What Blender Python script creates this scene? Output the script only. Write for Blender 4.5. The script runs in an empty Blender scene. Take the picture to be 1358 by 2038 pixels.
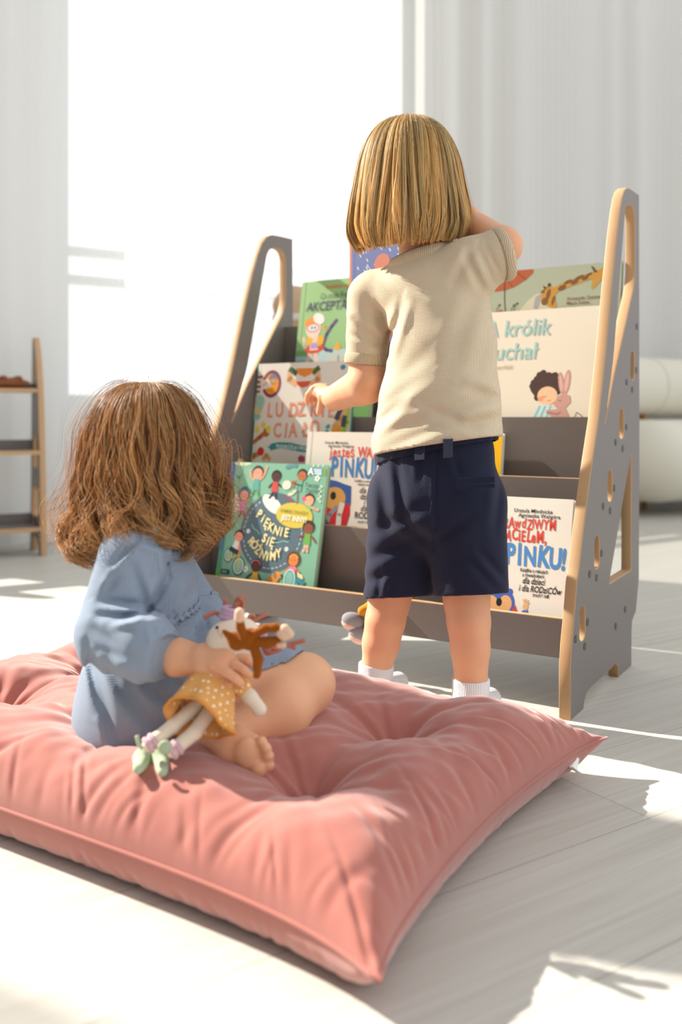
import bpy, bmesh, math, random
import numpy as np
from mathutils import Vector, Matrix
sc = bpy.context.scene
COL = sc.collection
R = math.radians
# ---------------------------------------------------------------- camera
H = 0.48                      # lens height above the floor
cam = bpy.data.cameras.new('camera'); camo = bpy.data.objects.new('camera', cam); COL.objects.link(camo)
camo.location = (0, 0, H); camo.rotation_euler = (R(90), 0, 0)
cam.sensor_fit = 'VERTICAL'; cam.sensor_height = 36.0; cam.lens = 1800 / 2038 * 36.0
cam.shift_y = -(1019 - 830) / 2038
cam.clip_start = 0.05
cam.dof.use_dof = True; cam.dof.focus_distance = 1.33; cam.dof.aperture_fstop = 3.0
sc.camera = camo
# ---------------------------------------------------------------- daylight
SUN_AZ, SUN_EL = 27.0, 35.5
sd = Vector((math.cos(R(SUN_AZ)) * math.cos(R(SUN_EL)), -math.sin(R(SUN_AZ)) * math.cos(R(SUN_EL)), -math.sin(R(SUN_EL))))
sun = bpy.data.lights.new('sun', 'SUN'); sun.energy = 10.5; sun.angle = R(0.55); sun.color = (1.0, 0.93, 0.82)
suno = bpy.data.objects.new('sun', sun); COL.objects.link(suno)
suno.rotation_euler = sd.to_track_quat('-Z', 'Y').to_euler()
suno.location = (-3, 3, 4)
w = bpy.data.worlds.new('daylight'); sc.world = w; w.use_nodes = True
nt = w.node_tree; nt.nodes.clear()
tc = nt.nodes.new('ShaderNodeTexCoord')
dotn = nt.nodes.new('ShaderNodeVectorMath'); dotn.operation = 'DOT_PRODUCT'
dotn.inputs[1].default_value = (-0.60, 0.78, 0.18)       # towards the bright window side
mr = nt.nodes.new('ShaderNodeMapRange'); mr.interpolation_type = 'SMOOTHSTEP'
mr.inputs['From Min'].default_value = 0.35; mr.inputs['From Max'].default_value = 0.85
dot2 = nt.nodes.new('ShaderNodeVectorMath'); dot2.operation = 'DOT_PRODUCT'
dot2.inputs[1].default_value = (0.82, -0.30, 0.48)        # second, softer opening on the right of the room
mr2 = nt.nodes.new('ShaderNodeMapRange'); mr2.interpolation_type = 'SMOOTHSTEP'
mr2.inputs['From Min'].default_value = 0.0; mr2.inputs['From Max'].default_value = 0.85
m0 = nt.nodes.new('ShaderNodeMix'); m0.data_type = 'RGBA'
m0.inputs[6].default_value = (0.25, 0.225, 0.205, 1); m0.inputs[7].default_value = (1.25, 1.28, 1.31, 1)
mx = nt.nodes.new('ShaderNodeMix'); mx.data_type = 'RGBA'
mx.inputs[7].default_value = (1.75, 1.77, 1.8, 1)
nt.links.new(tc.outputs['Generated'], dot2.inputs[0]); nt.links.new(dot2.outputs['Value'], mr2.inputs['Value'])
nt.links.new(mr2.outputs['Result'], m0.inputs[0]); nt.links.new(m0.outputs[2], mx.inputs[6])
bg = nt.nodes.new('ShaderNodeBackground'); wo = nt.nodes.new('ShaderNodeOutputWorld')
nt.links.new(tc.outputs['Generated'], dotn.inputs[0]); nt.links.new(dotn.outputs['Value'], mr.inputs['Value'])
nt.links.new(mr.outputs['Result'], mx.inputs[0]); nt.links.new(mx.outputs[2], bg.inputs['Color']); nt.links.new(bg.outputs[0], wo.inputs['Surface'])
sc.view_settings.view_transform = 'Standard'; sc.view_settings.look = 'None'
sc.view_settings.exposure = 0.0; sc.view_settings.gamma = 1.0; sc.view_settings.use_curve_mapping = False
sc.cycles.max_bounces = 8; sc.cycles.transparent_max_bounces = 12; sc.cycles.transmission_bounces = 4
sc.cycles.use_denoising = True
# ---------------------------------------------------------------- helpers
rng = random.Random(7); nrng = np.random.default_rng(7)
D2 = Vector((math.sin(R(32)), math.cos(R(32)), 0)); L2 = Vector((D2.y, -D2.x, 0))   # shelf depth / shelf length directions
F0 = Vector((0.36258, 1.42810, 0)); ZU = Vector((0, 0, 1))
def S(l, d, z): return F0 - l * L2 + d * D2 + z * ZU          # shelf coordinates -> world
def U(px, py, Y): return Vector(((px - 679) / 1800 * Y, Y, H - (py - 830) / 1800 * Y))   # measured on the photo at distance Y
def B(px, py, d=0.0):                                          # measured on the photo, on an upright plane parallel to the shelf
    k = (px - 679) / 1800; o = F0 + d * D2
    l = (o.x - k * o.y) / (L2.x - k * L2.y)
    return U(px, py, (o - l * L2).y)
def lin(c):
    if isinstance(c, str): c = tuple(int(c[i:i + 2], 16) / 255 for i in (0, 2, 4))
    return tuple(x / 12.92 if x <= .04045 else ((x + .055) / 1.055) ** 2.4 for x in c) + (1,)
MATS = {}
def mat(name, color, rough=.6, spec=.3, sheen=0, pale=.35, sss=0, transl=0, bump=None, tint=None, coat=0):
    """plain procedural material; bump=(kind, scale, strength), tint=(scale, other colour, amount)"""
    if name in MATS: return MATS[name]
    m = bpy.data.materials.new(name); m.use_nodes = True; MATS[name] = m
    n = m.node_tree; p = n.nodes['Principled BSDF']; out = n.nodes['Material Output']
    p.inputs['Base Color'].default_value = lin(color); p.inputs['Roughness'].default_value = rough
    p.inputs['Specular IOR Level'].default_value = spec
    if coat: p.inputs['Coat Weight'].default_value = coat; p.inputs['Coat Roughness'].default_value = .25
    if sheen:
        p.inputs['Sheen Weight'].default_value = sheen; p.inputs['Sheen Roughness'].default_value = .45
        p.inputs['Sheen Tint'].default_value = tuple(min(1, pale + (1 - pale) * x) for x in lin(color)[:3]) + (1,)
    if sss:
        p.inputs['Subsurface Weight'].default_value = sss; p.inputs['Subsurface Radius'].default_value = (1, .35, .2)
        p.inputs['Subsurface Scale'].default_value = .012
    tcn = n.nodes.new('ShaderNodeTexCoord')
    if tint:
        no = n.nodes.new('ShaderNodeTexNoise'); no.inputs['Scale'].default_value = tint[0]; no.inputs['Detail'].default_value = 4
        n.links.new(tcn.outputs['Object'], no.inputs['Vector'])
        mxx = n.nodes.new('ShaderNodeMix'); mxx.data_type = 'RGBA'
        rr = n.nodes.new('ShaderNodeMapRange'); rr.inputs['From Min'].default_value = .4; rr.inputs['From Max'].default_value = .65
        rr.inputs['To Max'].default_value = tint[2]
        n.links.new(no.outputs['Fac'], rr.inputs['Value']); n.links.new(rr.outputs['Result'], mxx.inputs[0])
        mxx.inputs[6].default_value = lin(color); mxx.inputs[7].default_value = lin(tint[1])
        n.links.new(mxx.outputs[2], p.inputs['Base Color'])
    if bump:
        kind, scale, st = bump
        b = n.nodes.new('ShaderNodeBump'); b.inputs['Strength'].default_value = st; b.inputs['Distance'].default_value = .002
        if kind == 'noise':
            t = n.nodes.new('ShaderNodeTexNoise'); t.inputs['Scale'].default_value = scale; t.inputs['Detail'].default_value = 5
            n.links.new(tcn.outputs['Object'], t.inputs['Vector']); n.links.new(t.outputs['Fac'], b.inputs['Height'])
        else:                                              # 'waffle' / 'rib': woven ridges along the cloth
            mp = n.nodes.new('ShaderNodeMapping'); mp.inputs['Rotation'].default_value = (0, 0, R(32))
            n.links.new(tcn.outputs['Object'], mp.inputs['Vector'])
            hs = []
            for ax in (('X', 'Z') if kind == 'waffle' else ('X',)):
                t = n.nodes.new('ShaderNodeTexWave'); t.bands_direction = ax; t.inputs['Scale'].default_value = scale
                t.inputs['Distortion'].default_value = .4
                n.links.new(mp.outputs['Vector'], t.inputs['Vector']); hs.append(t.outputs['Fac'])
            if len(hs) == 2:
                ma = n.nodes.new('ShaderNodeMath'); ma.operation = 'MAXIMUM'
                n.links.new(hs[0], ma.inputs[0]); n.links.new(hs[1], ma.inputs[1]); hs = [ma.outputs[0]]
            n.links.new(hs[0], b.inputs['Height'])
        n.links.new(b.outputs['Normal'], p.inputs['Normal'])
    if transl:
        tr = n.nodes.new('ShaderNodeBsdfTranslucent'); ms = n.nodes.new('ShaderNodeMixShader'); ms.inputs[0].default_value = transl
        tr.inputs['Color'].default_value = lin(color)
        n.links.new(p.outputs[0], ms.inputs[1]); n.links.new(tr.outputs[0], ms.inputs[2]); n.links.new(ms.outputs[0], out.inputs['Surface'])
    return m
def attr_mat(name, attr, rough=.5, spec=.3, transl=0, sss=0):
    m = bpy.data.materials.new(name); m.use_nodes = True; n = m.node_tree; p = n.nodes['Principled BSDF']
    a = n.nodes.new('ShaderNodeAttribute'); a.attribute_name = attr
    n.links.new(a.outputs['Color'], p.inputs['Base Color'])
    p.inputs['Roughness'].default_value = rough; p.inputs['Specular IOR Level'].default_value = spec
    if transl:
        tr = n.nodes.new('ShaderNodeBsdfTranslucent'); ms = n.nodes.new('ShaderNodeMixShader'); ms.inputs[0].default_value = transl
        n.links.new(a.outputs['Color'], tr.inputs['Color'])
        n.links.new(p.outputs[0], ms.inputs[1]); n.links.new(tr.outputs[0], ms.inputs[2])
        n.links.new(ms.outputs[0], n.nodes['Material Output'].inputs['Surface'])
    return m
def tag(o, label=None, cat=None, group=None, kind=None):
    for k, v in (('label', label), ('category', cat), ('group', group), ('kind', kind)):
        if v: o[k] = v
    return o
def thing(name, loc, label, cat, group=None, mtx=None):
    o = bpy.data.objects.new(name, None); COL.objects.link(o); o.empty_display_size = .05
    if mtx is not None: o.matrix_basis = mtx
    else: o.location = loc
    return tag(o, label, cat, group)
def link(name, me, mats, parent=None, local=False, smooth=True):
    o = bpy.data.objects.new(name, me); COL.objects.link(o)
    for m in (mats if isinstance(mats, (list, tuple)) else [mats]):
        if m: me.materials.append(m)
    if smooth and len(me.polygons): me.polygons.foreach_set('use_smooth', [True] * len(me.polygons))
    if parent:
        o.parent = parent
        if parent.type == 'EMPTY' and not local: o.matrix_parent_inverse = parent.matrix_basis.inverted()
    return o
def pyd(name, vs, fs, mats, parent=None, local=False, smooth=True, mi=None):
    me = bpy.data.meshes.new(name); me.from_pydata([tuple(v) for v in vs], [], fs); me.update()
    o = link(name, me, mats, parent, local, smooth)
    if mi is not None: me.polygons.foreach_set('material_index', mi)
    return o
def bmo(name, bm, mats, parent=None, local=False, smooth=False):
    bmesh.ops.recalc_face_normals(bm, faces=bm.faces)
    me = bpy.data.meshes.new(name); bm.to_mesh(me); bm.free()
    return link(name, me, mats, parent, local, smooth)
def add_box(bm, o, ex, ey, ez, bev=0.0):
    """box from corner o along the three edge vectors"""
    o, ex, ey, ez = Vector(o), Vector(ex), Vector(ey), Vector(ez)
    vs = [bm.verts.new(o + a * ex + b * ey + c * ez) for a in (0, 1) for b in (0, 1) for c in (0, 1)]
    fs = [(0, 1, 3, 2), (4, 6, 7, 5), (0, 4, 5, 1), (2, 3, 7, 6), (0, 2, 6, 4), (1, 5, 7, 3)]
    F = [bm.faces.new([vs[i] for i in f]) for f in fs]
    bmesh.ops.recalc_face_normals(bm, faces=F)
    if bev: bmesh.ops.bevel(bm, geom=list({e for f in F for e in f.edges}), offset=bev, segments=2, affect='EDGES')
def frames(pts):
    """parallel-transport frames along a polyline"""
    P = [Vector(p) for p in pts]; T = [(P[min(i + 1, len(P) - 1)] - P[max(i - 1, 0)]).normalized() for i in range(len(P))]
    a = T[0].orthogonal().normalized(); out = []
    for t in T:
        a = (a - t * a.dot(t)); a = a.normalized() if a.length > 1e-6 else t.orthogonal().normalized()
        out.append((a, t.cross(a)))
    return P, out
def tube(pts, r, n=8, cap=True):
    P, fr = frames(pts); vs, fs = [], []
    for i, p in enumerate(P):
        ri = r[i] if isinstance(r, (list, tuple)) else r
        for k in range(n):
            t = 2 * math.pi * k / n; vs.append(p + ri * (math.cos(t) * fr[i][0] + math.sin(t) * fr[i][1]))
    for i in range(len(P) - 1):
        for k in range(n): fs.append((i * n + k, i * n + (k + 1) % n, (i + 1) * n + (k + 1) % n, (i + 1) * n + k))
    if cap: fs.append(tuple(range(n))[::-1]); fs.append(tuple(range((len(P) - 1) * n, len(P) * n)))
    return vs, fs
def merge(parts):
    vs, fs = [], []
    for v, f in parts:
        o = len(vs); vs += list(v); fs += [tuple(i + o for i in q) for q in f]
    return vs, fs
def catmull(pts, n=6):
    P = [Vector(p) for p in pts]; P = [2 * P[0] - P[1]] + P + [2 * P[-1] - P[-2]]; out = []
    for i in range(1, len(P) - 2):
        for k in range(n):
            t = k / n
            out.append(.5 * (2 * P[i] + (P[i + 1] - P[i - 1]) * t + (2 * P[i - 1] - 5 * P[i] + 4 * P[i + 1] - P[i + 2]) * t * t + (3 * P[i] - P[i - 1] - 3 * P[i + 1] + P[i + 2]) * t ** 3))
    return out + [P[-2]]
# ---- soft bodies: smooth union of tapered limbs and ellipsoids, polygonised with surface nets
class Soft:
    def __init__(s): s.p = []
    def cone(s, a, b, ra, rb, k=.012, sub=False): s.p.append(('c', np.array(a, float), np.array(b, float), ra, rb, k, sub)); return s
    def chain(s, pts, rs, k=.012):
        for i in range(len(pts) - 1): s.cone(pts[i], pts[i + 1], rs[i], rs[i + 1], k)
        return s
    def ell(s, c, r, k=.012, rot=None, sub=False):
        s.p.append(('e', np.array(c, float), np.array(r, float), np.array(rot if rot is not None else Matrix.Identity(3)), 0, k, sub)); return s
    def cut(s, c, n): s.p.append(('h', np.array(c, float), np.array(Vector(n).normalized()), 0, 0, 0, True)); return s   # remove the side n points to
    def fn(s, f): s.p.append(('f', f, None, 0, 0, 0, False)); return s
    def bounds(s, m):
        lo, hi = np.full(3, 1e9), np.full(3, -1e9)
        for q in s.p:
            if q[6] or q[0] in 'fh': continue
            if q[0] == 'c':
                r = max(q[3], q[4]); lo = np.minimum(lo, np.minimum(q[1], q[2]) - r); hi = np.maximum(hi, np.maximum(q[1], q[2]) + r)
            else:
                r = q[2].max(); lo = np.minimum(lo, q[1] - r); hi = np.maximum(hi, q[1] + r)
        return lo - m, hi + m
    def ev(s, P):
        d = np.full(len(P), 1.0)
        for t, a, b, ra, rb, k, sub in s.p:
            if t == 'c':
                ba = b - a; q = P - a; h = np.clip(q @ ba / max(ba @ ba, 1e-12), 0, 1)
                v = np.linalg.norm(q - h[:, None] * ba, axis=1) - (ra + (rb - ra) * h)
            elif t == 'e':
                q = (P - a) @ ra; k0 = np.linalg.norm(q / b, axis=1); k1 = np.linalg.norm(q / (b * b), axis=1)
                v = np.where(k1 > 1e-9, k0 * (k0 - 1) / np.maximum(k1, 1e-9), -b.min())
            elif t == 'h': d = np.maximum(d, (P - a) @ b); continue
            else: d = a(P, d); continue
            if sub:
                h = np.clip(.5 - .5 * (d + v) / max(k, 1e-6), 0, 1); d = d * (1 - h) - v * h + k * h * (1 - h)
            elif k <= 0: d = np.minimum(d, v)
            else:
                h = np.clip(.5 + .5 * (v - d) / k, 0, 1); d = v * (1 - h) + d * h - k * h * (1 - h)
        return d
    def mesh(s, h, it=1):
        lo, hi = s.bounds(4 * h); m = 6
        nb = np.ceil((hi - lo) / (h * m)).astype(int) + 1; N = nb * m
        ax = [np.arange(n) for n in nb]; C = np.stack(np.meshgrid(*ax, indexing='ij'), -1).reshape(-1, 3)
        cc = lo + (C + .5) * m * h; cv = s.ev(cc)
        act = np.abs(cv) < m * h * 1.35
        G = np.repeat(np.repeat(np.repeat(cv.reshape(nb), m, 0), m, 1), m, 2).astype(np.float32)
        loc = np.stack(np.meshgrid(*[np.arange(m)] * 3, indexing='ij'), -1).reshape(-1, 3)
        idx = (C[act][:, None] * m + loc[None]).reshape(-1, 3)
        val = np.concatenate([s.ev(lo + ch * h) for ch in np.array_split(idx, max(1, len(idx) // 400000))])
        G[idx[:, 0], idx[:, 1], idx[:, 2]] = val
        sg = G < 0
        c8 = [sg[i:N[0] - 1 + i, j:N[1] - 1 + j, k:N[2] - 1 + k] for i in (0, 1) for j in (0, 1) for k in (0, 1)]
        sm = sum(x.astype(np.int8) for x in c8); cell = (sm > 0) & (sm < 8)
        ci = np.argwhere(cell); vid = np.full(cell.shape, -1, np.int64); vid[tuple(ci.T)] = np.arange(len(ci))
        acc = np.zeros((len(ci), 3)); cnt = np.zeros(len(ci))
        cor = [(i, j, k) for i in (0, 1) for j in (0, 1) for k in (0, 1)]
        gv = {c: G[ci[:, 0] + c[0], ci[:, 1] + c[1], ci[:, 2] + c[2]] for c in cor}
        for a in cor:
            for x in range(3):
                if a[x] == 0:
                    b = list(a); b[x] = 1; b = tuple(b); va, vb = gv[a], gv[b]; mk = (va < 0) != (vb < 0)
                    t = np.where(mk, va / np.where(mk, va - vb, 1), 0)
                    pt = np.array(a, float)[None] + np.eye(3)[x][None] * t[:, None]
                    acc += pt * mk[:, None]; cnt += mk
        V = lo + (ci + acc / cnt[:, None]) * h
        F = []
        for x in range(3):
            y, z = (x + 1) % 3, (x + 2) % 3
            sl0 = [slice(None)] * 3; sl1 = [slice(None)] * 3; sl0[x] = slice(0, -1); sl1[x] = slice(1, None)
            a, b = sg[tuple(sl0)], sg[tuple(sl1)]; e = np.argwhere(a != b)
            e = e[(e[:, y] > 0) & (e[:, z] > 0)]
            if not len(e): continue
            inside = a[tuple(e.T)]
            def at(dy, dz):
                q = e.copy(); q[:, y] -= dy; q[:, z] -= dz
                q = np.minimum(q, np.array(vid.shape) - 1); return vid[tuple(q.T)]
            q = np.stack([at(0, 0), at(1, 0), at(1, 1), at(0, 1)], 1)
            q[~inside] = q[~inside][:, ::-1]
            F.append(q[(q >= 0).all(1)])
        F = np.concatenate(F)
        for _ in range(it):                                  # light smoothing
            a = np.zeros_like(V); n = np.zeros(len(V))
            for i in range(4):
                u, v2 = F[:, i], F[:, (i + 1) % 4]
                np.add.at(a, u, V[v2]); np.add.at(n, u, 1); np.add.at(a, v2, V[u]); np.add.at(n, v2, 1)
            V = .5 * V + .5 * a / np.maximum(n, 1)[:, None]
        return V, F
    def obj(s, name, h, mats, parent=None, it=1):
        V, F = s.mesh(h, it)
        me = bpy.data.meshes.new(name); me.from_pydata(V.tolist(), [], F.tolist()); me.update()
        return link(name, me, mats, parent)
def seg_dist(P, a, b):
    a, b = np.array(a, float), np.array(b, float); ba = b - a; t = np.clip((P - a) @ ba / max(ba @ ba, 1e-12), 0, 1)
    return np.linalg.norm(P - a - t[:, None] * ba, axis=1), t
def creases(lst):
    """cloth folds: each (a, b, depth, width); depth > 0 digs in, < 0 raises"""
    def f(P, d):
        for a, b, dep, wd in lst:
            q, t = seg_dist(P, a, b); d = d + dep * np.exp(-(q / wd) ** 2) * (np.sin(np.pi * np.clip(t * .9 + .05, 0, 1)))
        return d
    return f
def folds(lst, back):
    """cloth folds whose run was measured on the photo: (x0, y0, x1, y1, depth, width) in photo pixels; back(P) picks the visible side"""
    def f(P, d):
        q = np.stack([679 + 1800 * P[:, 0] / P[:, 1], 830 - 1800 * (P[:, 2] - H) / P[:, 1]], 1); m = back(P)
        for x0, y0, x1, y1, dep, wd in lst:
            a = np.array((x0, y0), float); ba = np.array((x1 - x0, y1 - y0), float); t = np.clip((q - a) @ ba / (ba @ ba), 0, 1)
            e = q - a - t[:, None] * ba; r2 = (e ** 2).sum(1) / wd ** 2; c = np.where(e @ np.array((-ba[1], ba[0])) > 0, 1, -1)
            s = np.sqrt(r2); d = d + m * dep * (np.exp(-r2) - .6 * np.exp(-((s - 1.9) / 1.0) ** 2) * (c > 0)) * np.sin(np.pi * (t * .84 + .08)) ** .7
        return d
    return f
# ---- lettering
def text_mesh(body, size, x=0, y=0, rot=0, shear=0, bold=0, sx=1, align='LEFT', space=1.0):
    c = bpy.data.curves.new('t', 'FONT'); c.body = body; c.size = size; c.shear = shear; c.offset = bold * size
    c.align_x = align; c.space_character = space; c.resolution_u = 3
    o = bpy.data.objects.new('t', c); COL.objects.link(o); bpy.context.view_layer.update()
    me = bpy.data.meshes.new_from_object(o.evaluated_get(bpy.context.evaluated_depsgraph_get()))
    M = Matrix.Translation((x, y, 0)) @ Matrix.Rotation(rot, 4, 'Z') @ Matrix.Diagonal((sx, 1, 1, 1))
    vs = [M @ v.co for v in me.vertices]; fs = [tuple(p.vertices) for p in me.polygons]
    bpy.data.objects.remove(o); bpy.data.curves.remove(c); bpy.data.meshes.remove(me)
    return vs, fs
def lettering(name, items, m, parent, z):
    vs, fs = merge([text_mesh(*a[0], **a[1]) if isinstance(a[0], tuple) else a for a in items])
    return pyd(name, [(v[0], v[1], z) for v in vs], fs, m, parent, True, False)
def T(body, size, **k): return ((body, size), k)
def jumpy(body, size, x, y, seed, bold=.02, step=None, amp=.06, rotamp=5, sx=1, shear=0):
    """hand-lettered line: every letter a little turned and raised"""
    r = random.Random(seed); out = []; cx = x
    for ch in body:
        if ch != ' ': out.append(T(ch, size * r.uniform(.94, 1.06), x=cx, y=y + r.uniform(-amp, amp) * size, rot=R(r.uniform(-rotamp, rotamp)), bold=bold, sx=sx, shear=shear))
        wd = {'i': .30, 'j': .32, 'l': .30, 'I': .36, 'ł': .33, ' ': .34, '!': .34, ',': .30, 'W': .98, 'M': .86, 'm': .95, 'w': .82, 't': .40, 'r': .42, 'J': .4, 'f': .36, 'C': .74, 'O': .80, 'D': .76, 'N': .76, 'A': .70, 'Ą': .70, 'K': .66, 'E': .58, 'L': .52, 'S': .56, 'Z': .60, 'Ź': .6, 'Ż': .6, 'd': .62, 'e': .58}.get(ch, .66 if ch.isupper() else .56)
        cx += wd * size * sx if step is None else step
    return out
# ---- flat printed shapes
class Print:
    def __init__(s): s.v, s.f, s.mi, s.m, s.k = [], [], [], [], 0
    def m_i(s, c):
        m = mat('print_' + c, c, .45, .35)
        if m not in s.m: s.m.append(m)
        return s.m.index(m)
    def poly(s, pts, c):
        s.k += 1; z = .00025 + s.k * .000004; o = len(s.v)
        s.v += [(p[0], p[1], z) for p in pts]; s.f.append(tuple(range(o, o + len(pts)))); s.mi.append(s.m_i(c)); return s
    def ell(s, x, y, rx, ry=None, c='000000', rot=0, n=26, a0=0, a1=360):
        ry = ry or rx; cr, sr = math.cos(R(rot)), math.sin(R(rot)); pts = []
        for i in range(n + (a1 - a0 < 360)):
            t = R(a0 + (a1 - a0) * i / n); u, v = rx * math.cos(t), ry * math.sin(t); pts.append((x + u * cr - v * sr, y + u * sr + v * cr))
        return s.poly(pts, c)
    def line(s, pts, wd, c):
        P = [Vector((p[0], p[1], 0)) for p in pts]; s.k += 1; z = .00025 + s.k * .000004
        for i in range(len(P) - 1):
            t = (P[i + 1] - P[i]); n = Vector((-t.y, t.x, 0)).normalized() * wd / 2; o = len(s.v); e = t.normalized() * wd * .25
            s.v += [(q.x, q.y, z) for q in (P[i] - n - e, P[i + 1] - n + e, P[i + 1] + n + e, P[i] + n - e)]
            s.f.append((o, o + 1, o + 2, o + 3)); s.mi.append(s.m_i(c))
        return s
    def obj(s, name, parent, z=0): return pyd(name, [(v[0], v[1], v[2] + z) for v in s.v], s.f, s.m, parent, True, False, s.mi)
# ---------------------------------------------------------------- room
WA = R(57.2)
WD = Vector((math.sin(WA), math.cos(WA), 0)); WN = Vector((WD.y, -WD.x, 0)); W0 = Vector((-1.077, 3.53, 0))   # window wall, its normal into the room
def W(s, n, z): return W0 + s * WD + n * WN + z * ZU
def floor_material():
    m = bpy.data.materials.new('whitewashed_planks'); m.use_nodes = True; n = m.node_tree; p = n.nodes['Principled BSDF']; N = n.nodes.new; K = n.links.new
    tcn = N('ShaderNodeTexCoord'); mp = N('ShaderNodeMapping'); mp.vector_type = 'POINT'
    mp.inputs['Rotation'].default_value = (0, 0, -(math.pi / 2 - WA)); K(tcn.outputs['Object'], mp.inputs['Vector'])   # x runs along the planks
    br = N('ShaderNodeTexBrick'); br.offset = .37; br.offset_frequency = 2
    br.inputs['Scale'].default_value = 1; br.inputs['Brick Width'].default_value = 1.9; br.inputs['Row Height'].default_value = .18
    br.inputs['Mortar Size'].default_value = .0011; br.inputs['Mortar Smooth'].default_value = .3; br.inputs['Bias'].default_value = 0
    br.inputs['Color1'].default_value = (.35, .35, .35, 1); br.inputs['Color2'].default_value = (.75, .75, .75, 1); br.inputs['Mortar'].default_value = (0, 0, 0, 1)
    sh = N('ShaderNodeVectorMath'); sh.inputs[1].default_value = (.3, .01, 0); K(mp.outputs['Vector'], sh.inputs[0]); K(sh.outputs[0], br.inputs['Vector'])
    st = N('ShaderNodeMapping'); st.inputs['Scale'].default_value = (1.4, 44, 1); K(mp.outputs['Vector'], st.inputs['Vector'])
    ad = N('ShaderNodeVectorMath'); ad.operation = 'ADD'; K(st.outputs[0], ad.inputs[0]); K(br.outputs['Color'], ad.inputs[1])
    g = N('ShaderNodeTexNoise'); g.inputs['Scale'].default_value = 2.2; g.inputs['Detail'].default_value = 7; g.inputs['Distortion'].default_value = .6; K(ad.outputs[0], g.inputs['Vector'])
    wv = N('ShaderNodeTexWave'); wv.bands_direction = 'Y'; wv.inputs['Scale'].default_value = 1.6; wv.inputs['Distortion'].default_value = 9; wv.inputs['Detail'].default_value = 3; wv.inputs['Detail Scale'].default_value = .6; K(ad.outputs[0], wv.inputs['Vector'])
    kn = N('ShaderNodeTexVoronoi'); kn.inputs['Scale'].default_value = 2.3; ks = N('ShaderNodeMapping'); ks.inputs['Scale'].default_value = (.8, 1.6, 1); K(mp.outputs['Vector'], ks.inputs['Vector']); K(ks.outputs[0], kn.inputs['Vector'])
    kr = N('ShaderNodeMapRange'); kr.inputs['From Min'].default_value = .02; kr.inputs['From Max'].default_value = .075; kr.inputs['To Min'].default_value = .55; kr.inputs['To Max'].default_value = 0; K(kn.outputs['Distance'], kr.inputs['Value'])
    cr = N('ShaderNodeValToRGB'); cr.color_ramp.elements[0].position = .25; cr.color_ramp.elements[0].color = lin('bcb7ad'); cr.color_ramp.elements[1].position = .75; cr.color_ramp.elements[1].color = lin('cfccc4'); K(g.outputs['Fac'], cr.inputs['Fac'])
    m1 = N('ShaderNodeMix'); m1.data_type = 'RGBA'; m1.blend_type = 'MULTIPLY'; m1.inputs[0].default_value = .10; K(cr.outputs[0], m1.inputs[6]); K(wv.outputs['Color'], m1.inputs[7])
    m2 = N('ShaderNodeMix'); m2.data_type = 'RGBA'; K(kr.outputs[0], m2.inputs[0]); K(m1.outputs[2], m2.inputs[6]); m2.inputs[7].default_value = lin('8d7d6c')
    m3 = N('ShaderNodeMix'); m3.data_type = 'RGBA'; sm = N('ShaderNodeMath'); sm.operation = 'MULTIPLY'; sm.inputs[1].default_value = .45; K(br.outputs['Fac'], sm.inputs[0]); K(sm.outputs[0], m3.inputs[0]); K(m2.outputs[2], m3.inputs[6]); m3.inputs[7].default_value = lin('6d655b')
    K(m3.outputs[2], p.inputs['Base Color']); p.inputs['Roughness'].default_value = .42; p.inputs['Specular IOR Level'].default_value = .35
    b = N('ShaderNodeBump'); b.inputs['Strength'].default_value = .12; b.inputs['Distance'].default_value = .001; K(g.outputs['Fac'], b.inputs['Height']); K(b.outputs[0], p.inputs['Normal'])
    return m
bm = bmesh.new(); add_box(bm, W(-5, .9 - 8.5, -.05) * 0 + Vector((-5, -2, -.05)), (12, 0, 0), (0, 11, 0), (0, 0, .05))
tag(bmo('floor', bm, floor_material()), kind='structure')
mwall = mat('white_wall_paint', 'e6e6e4', .85, .2, bump=('noise', 60, .05))
mframe = mat('white_window_frame', 'd8dadb', .5, .3)
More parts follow.
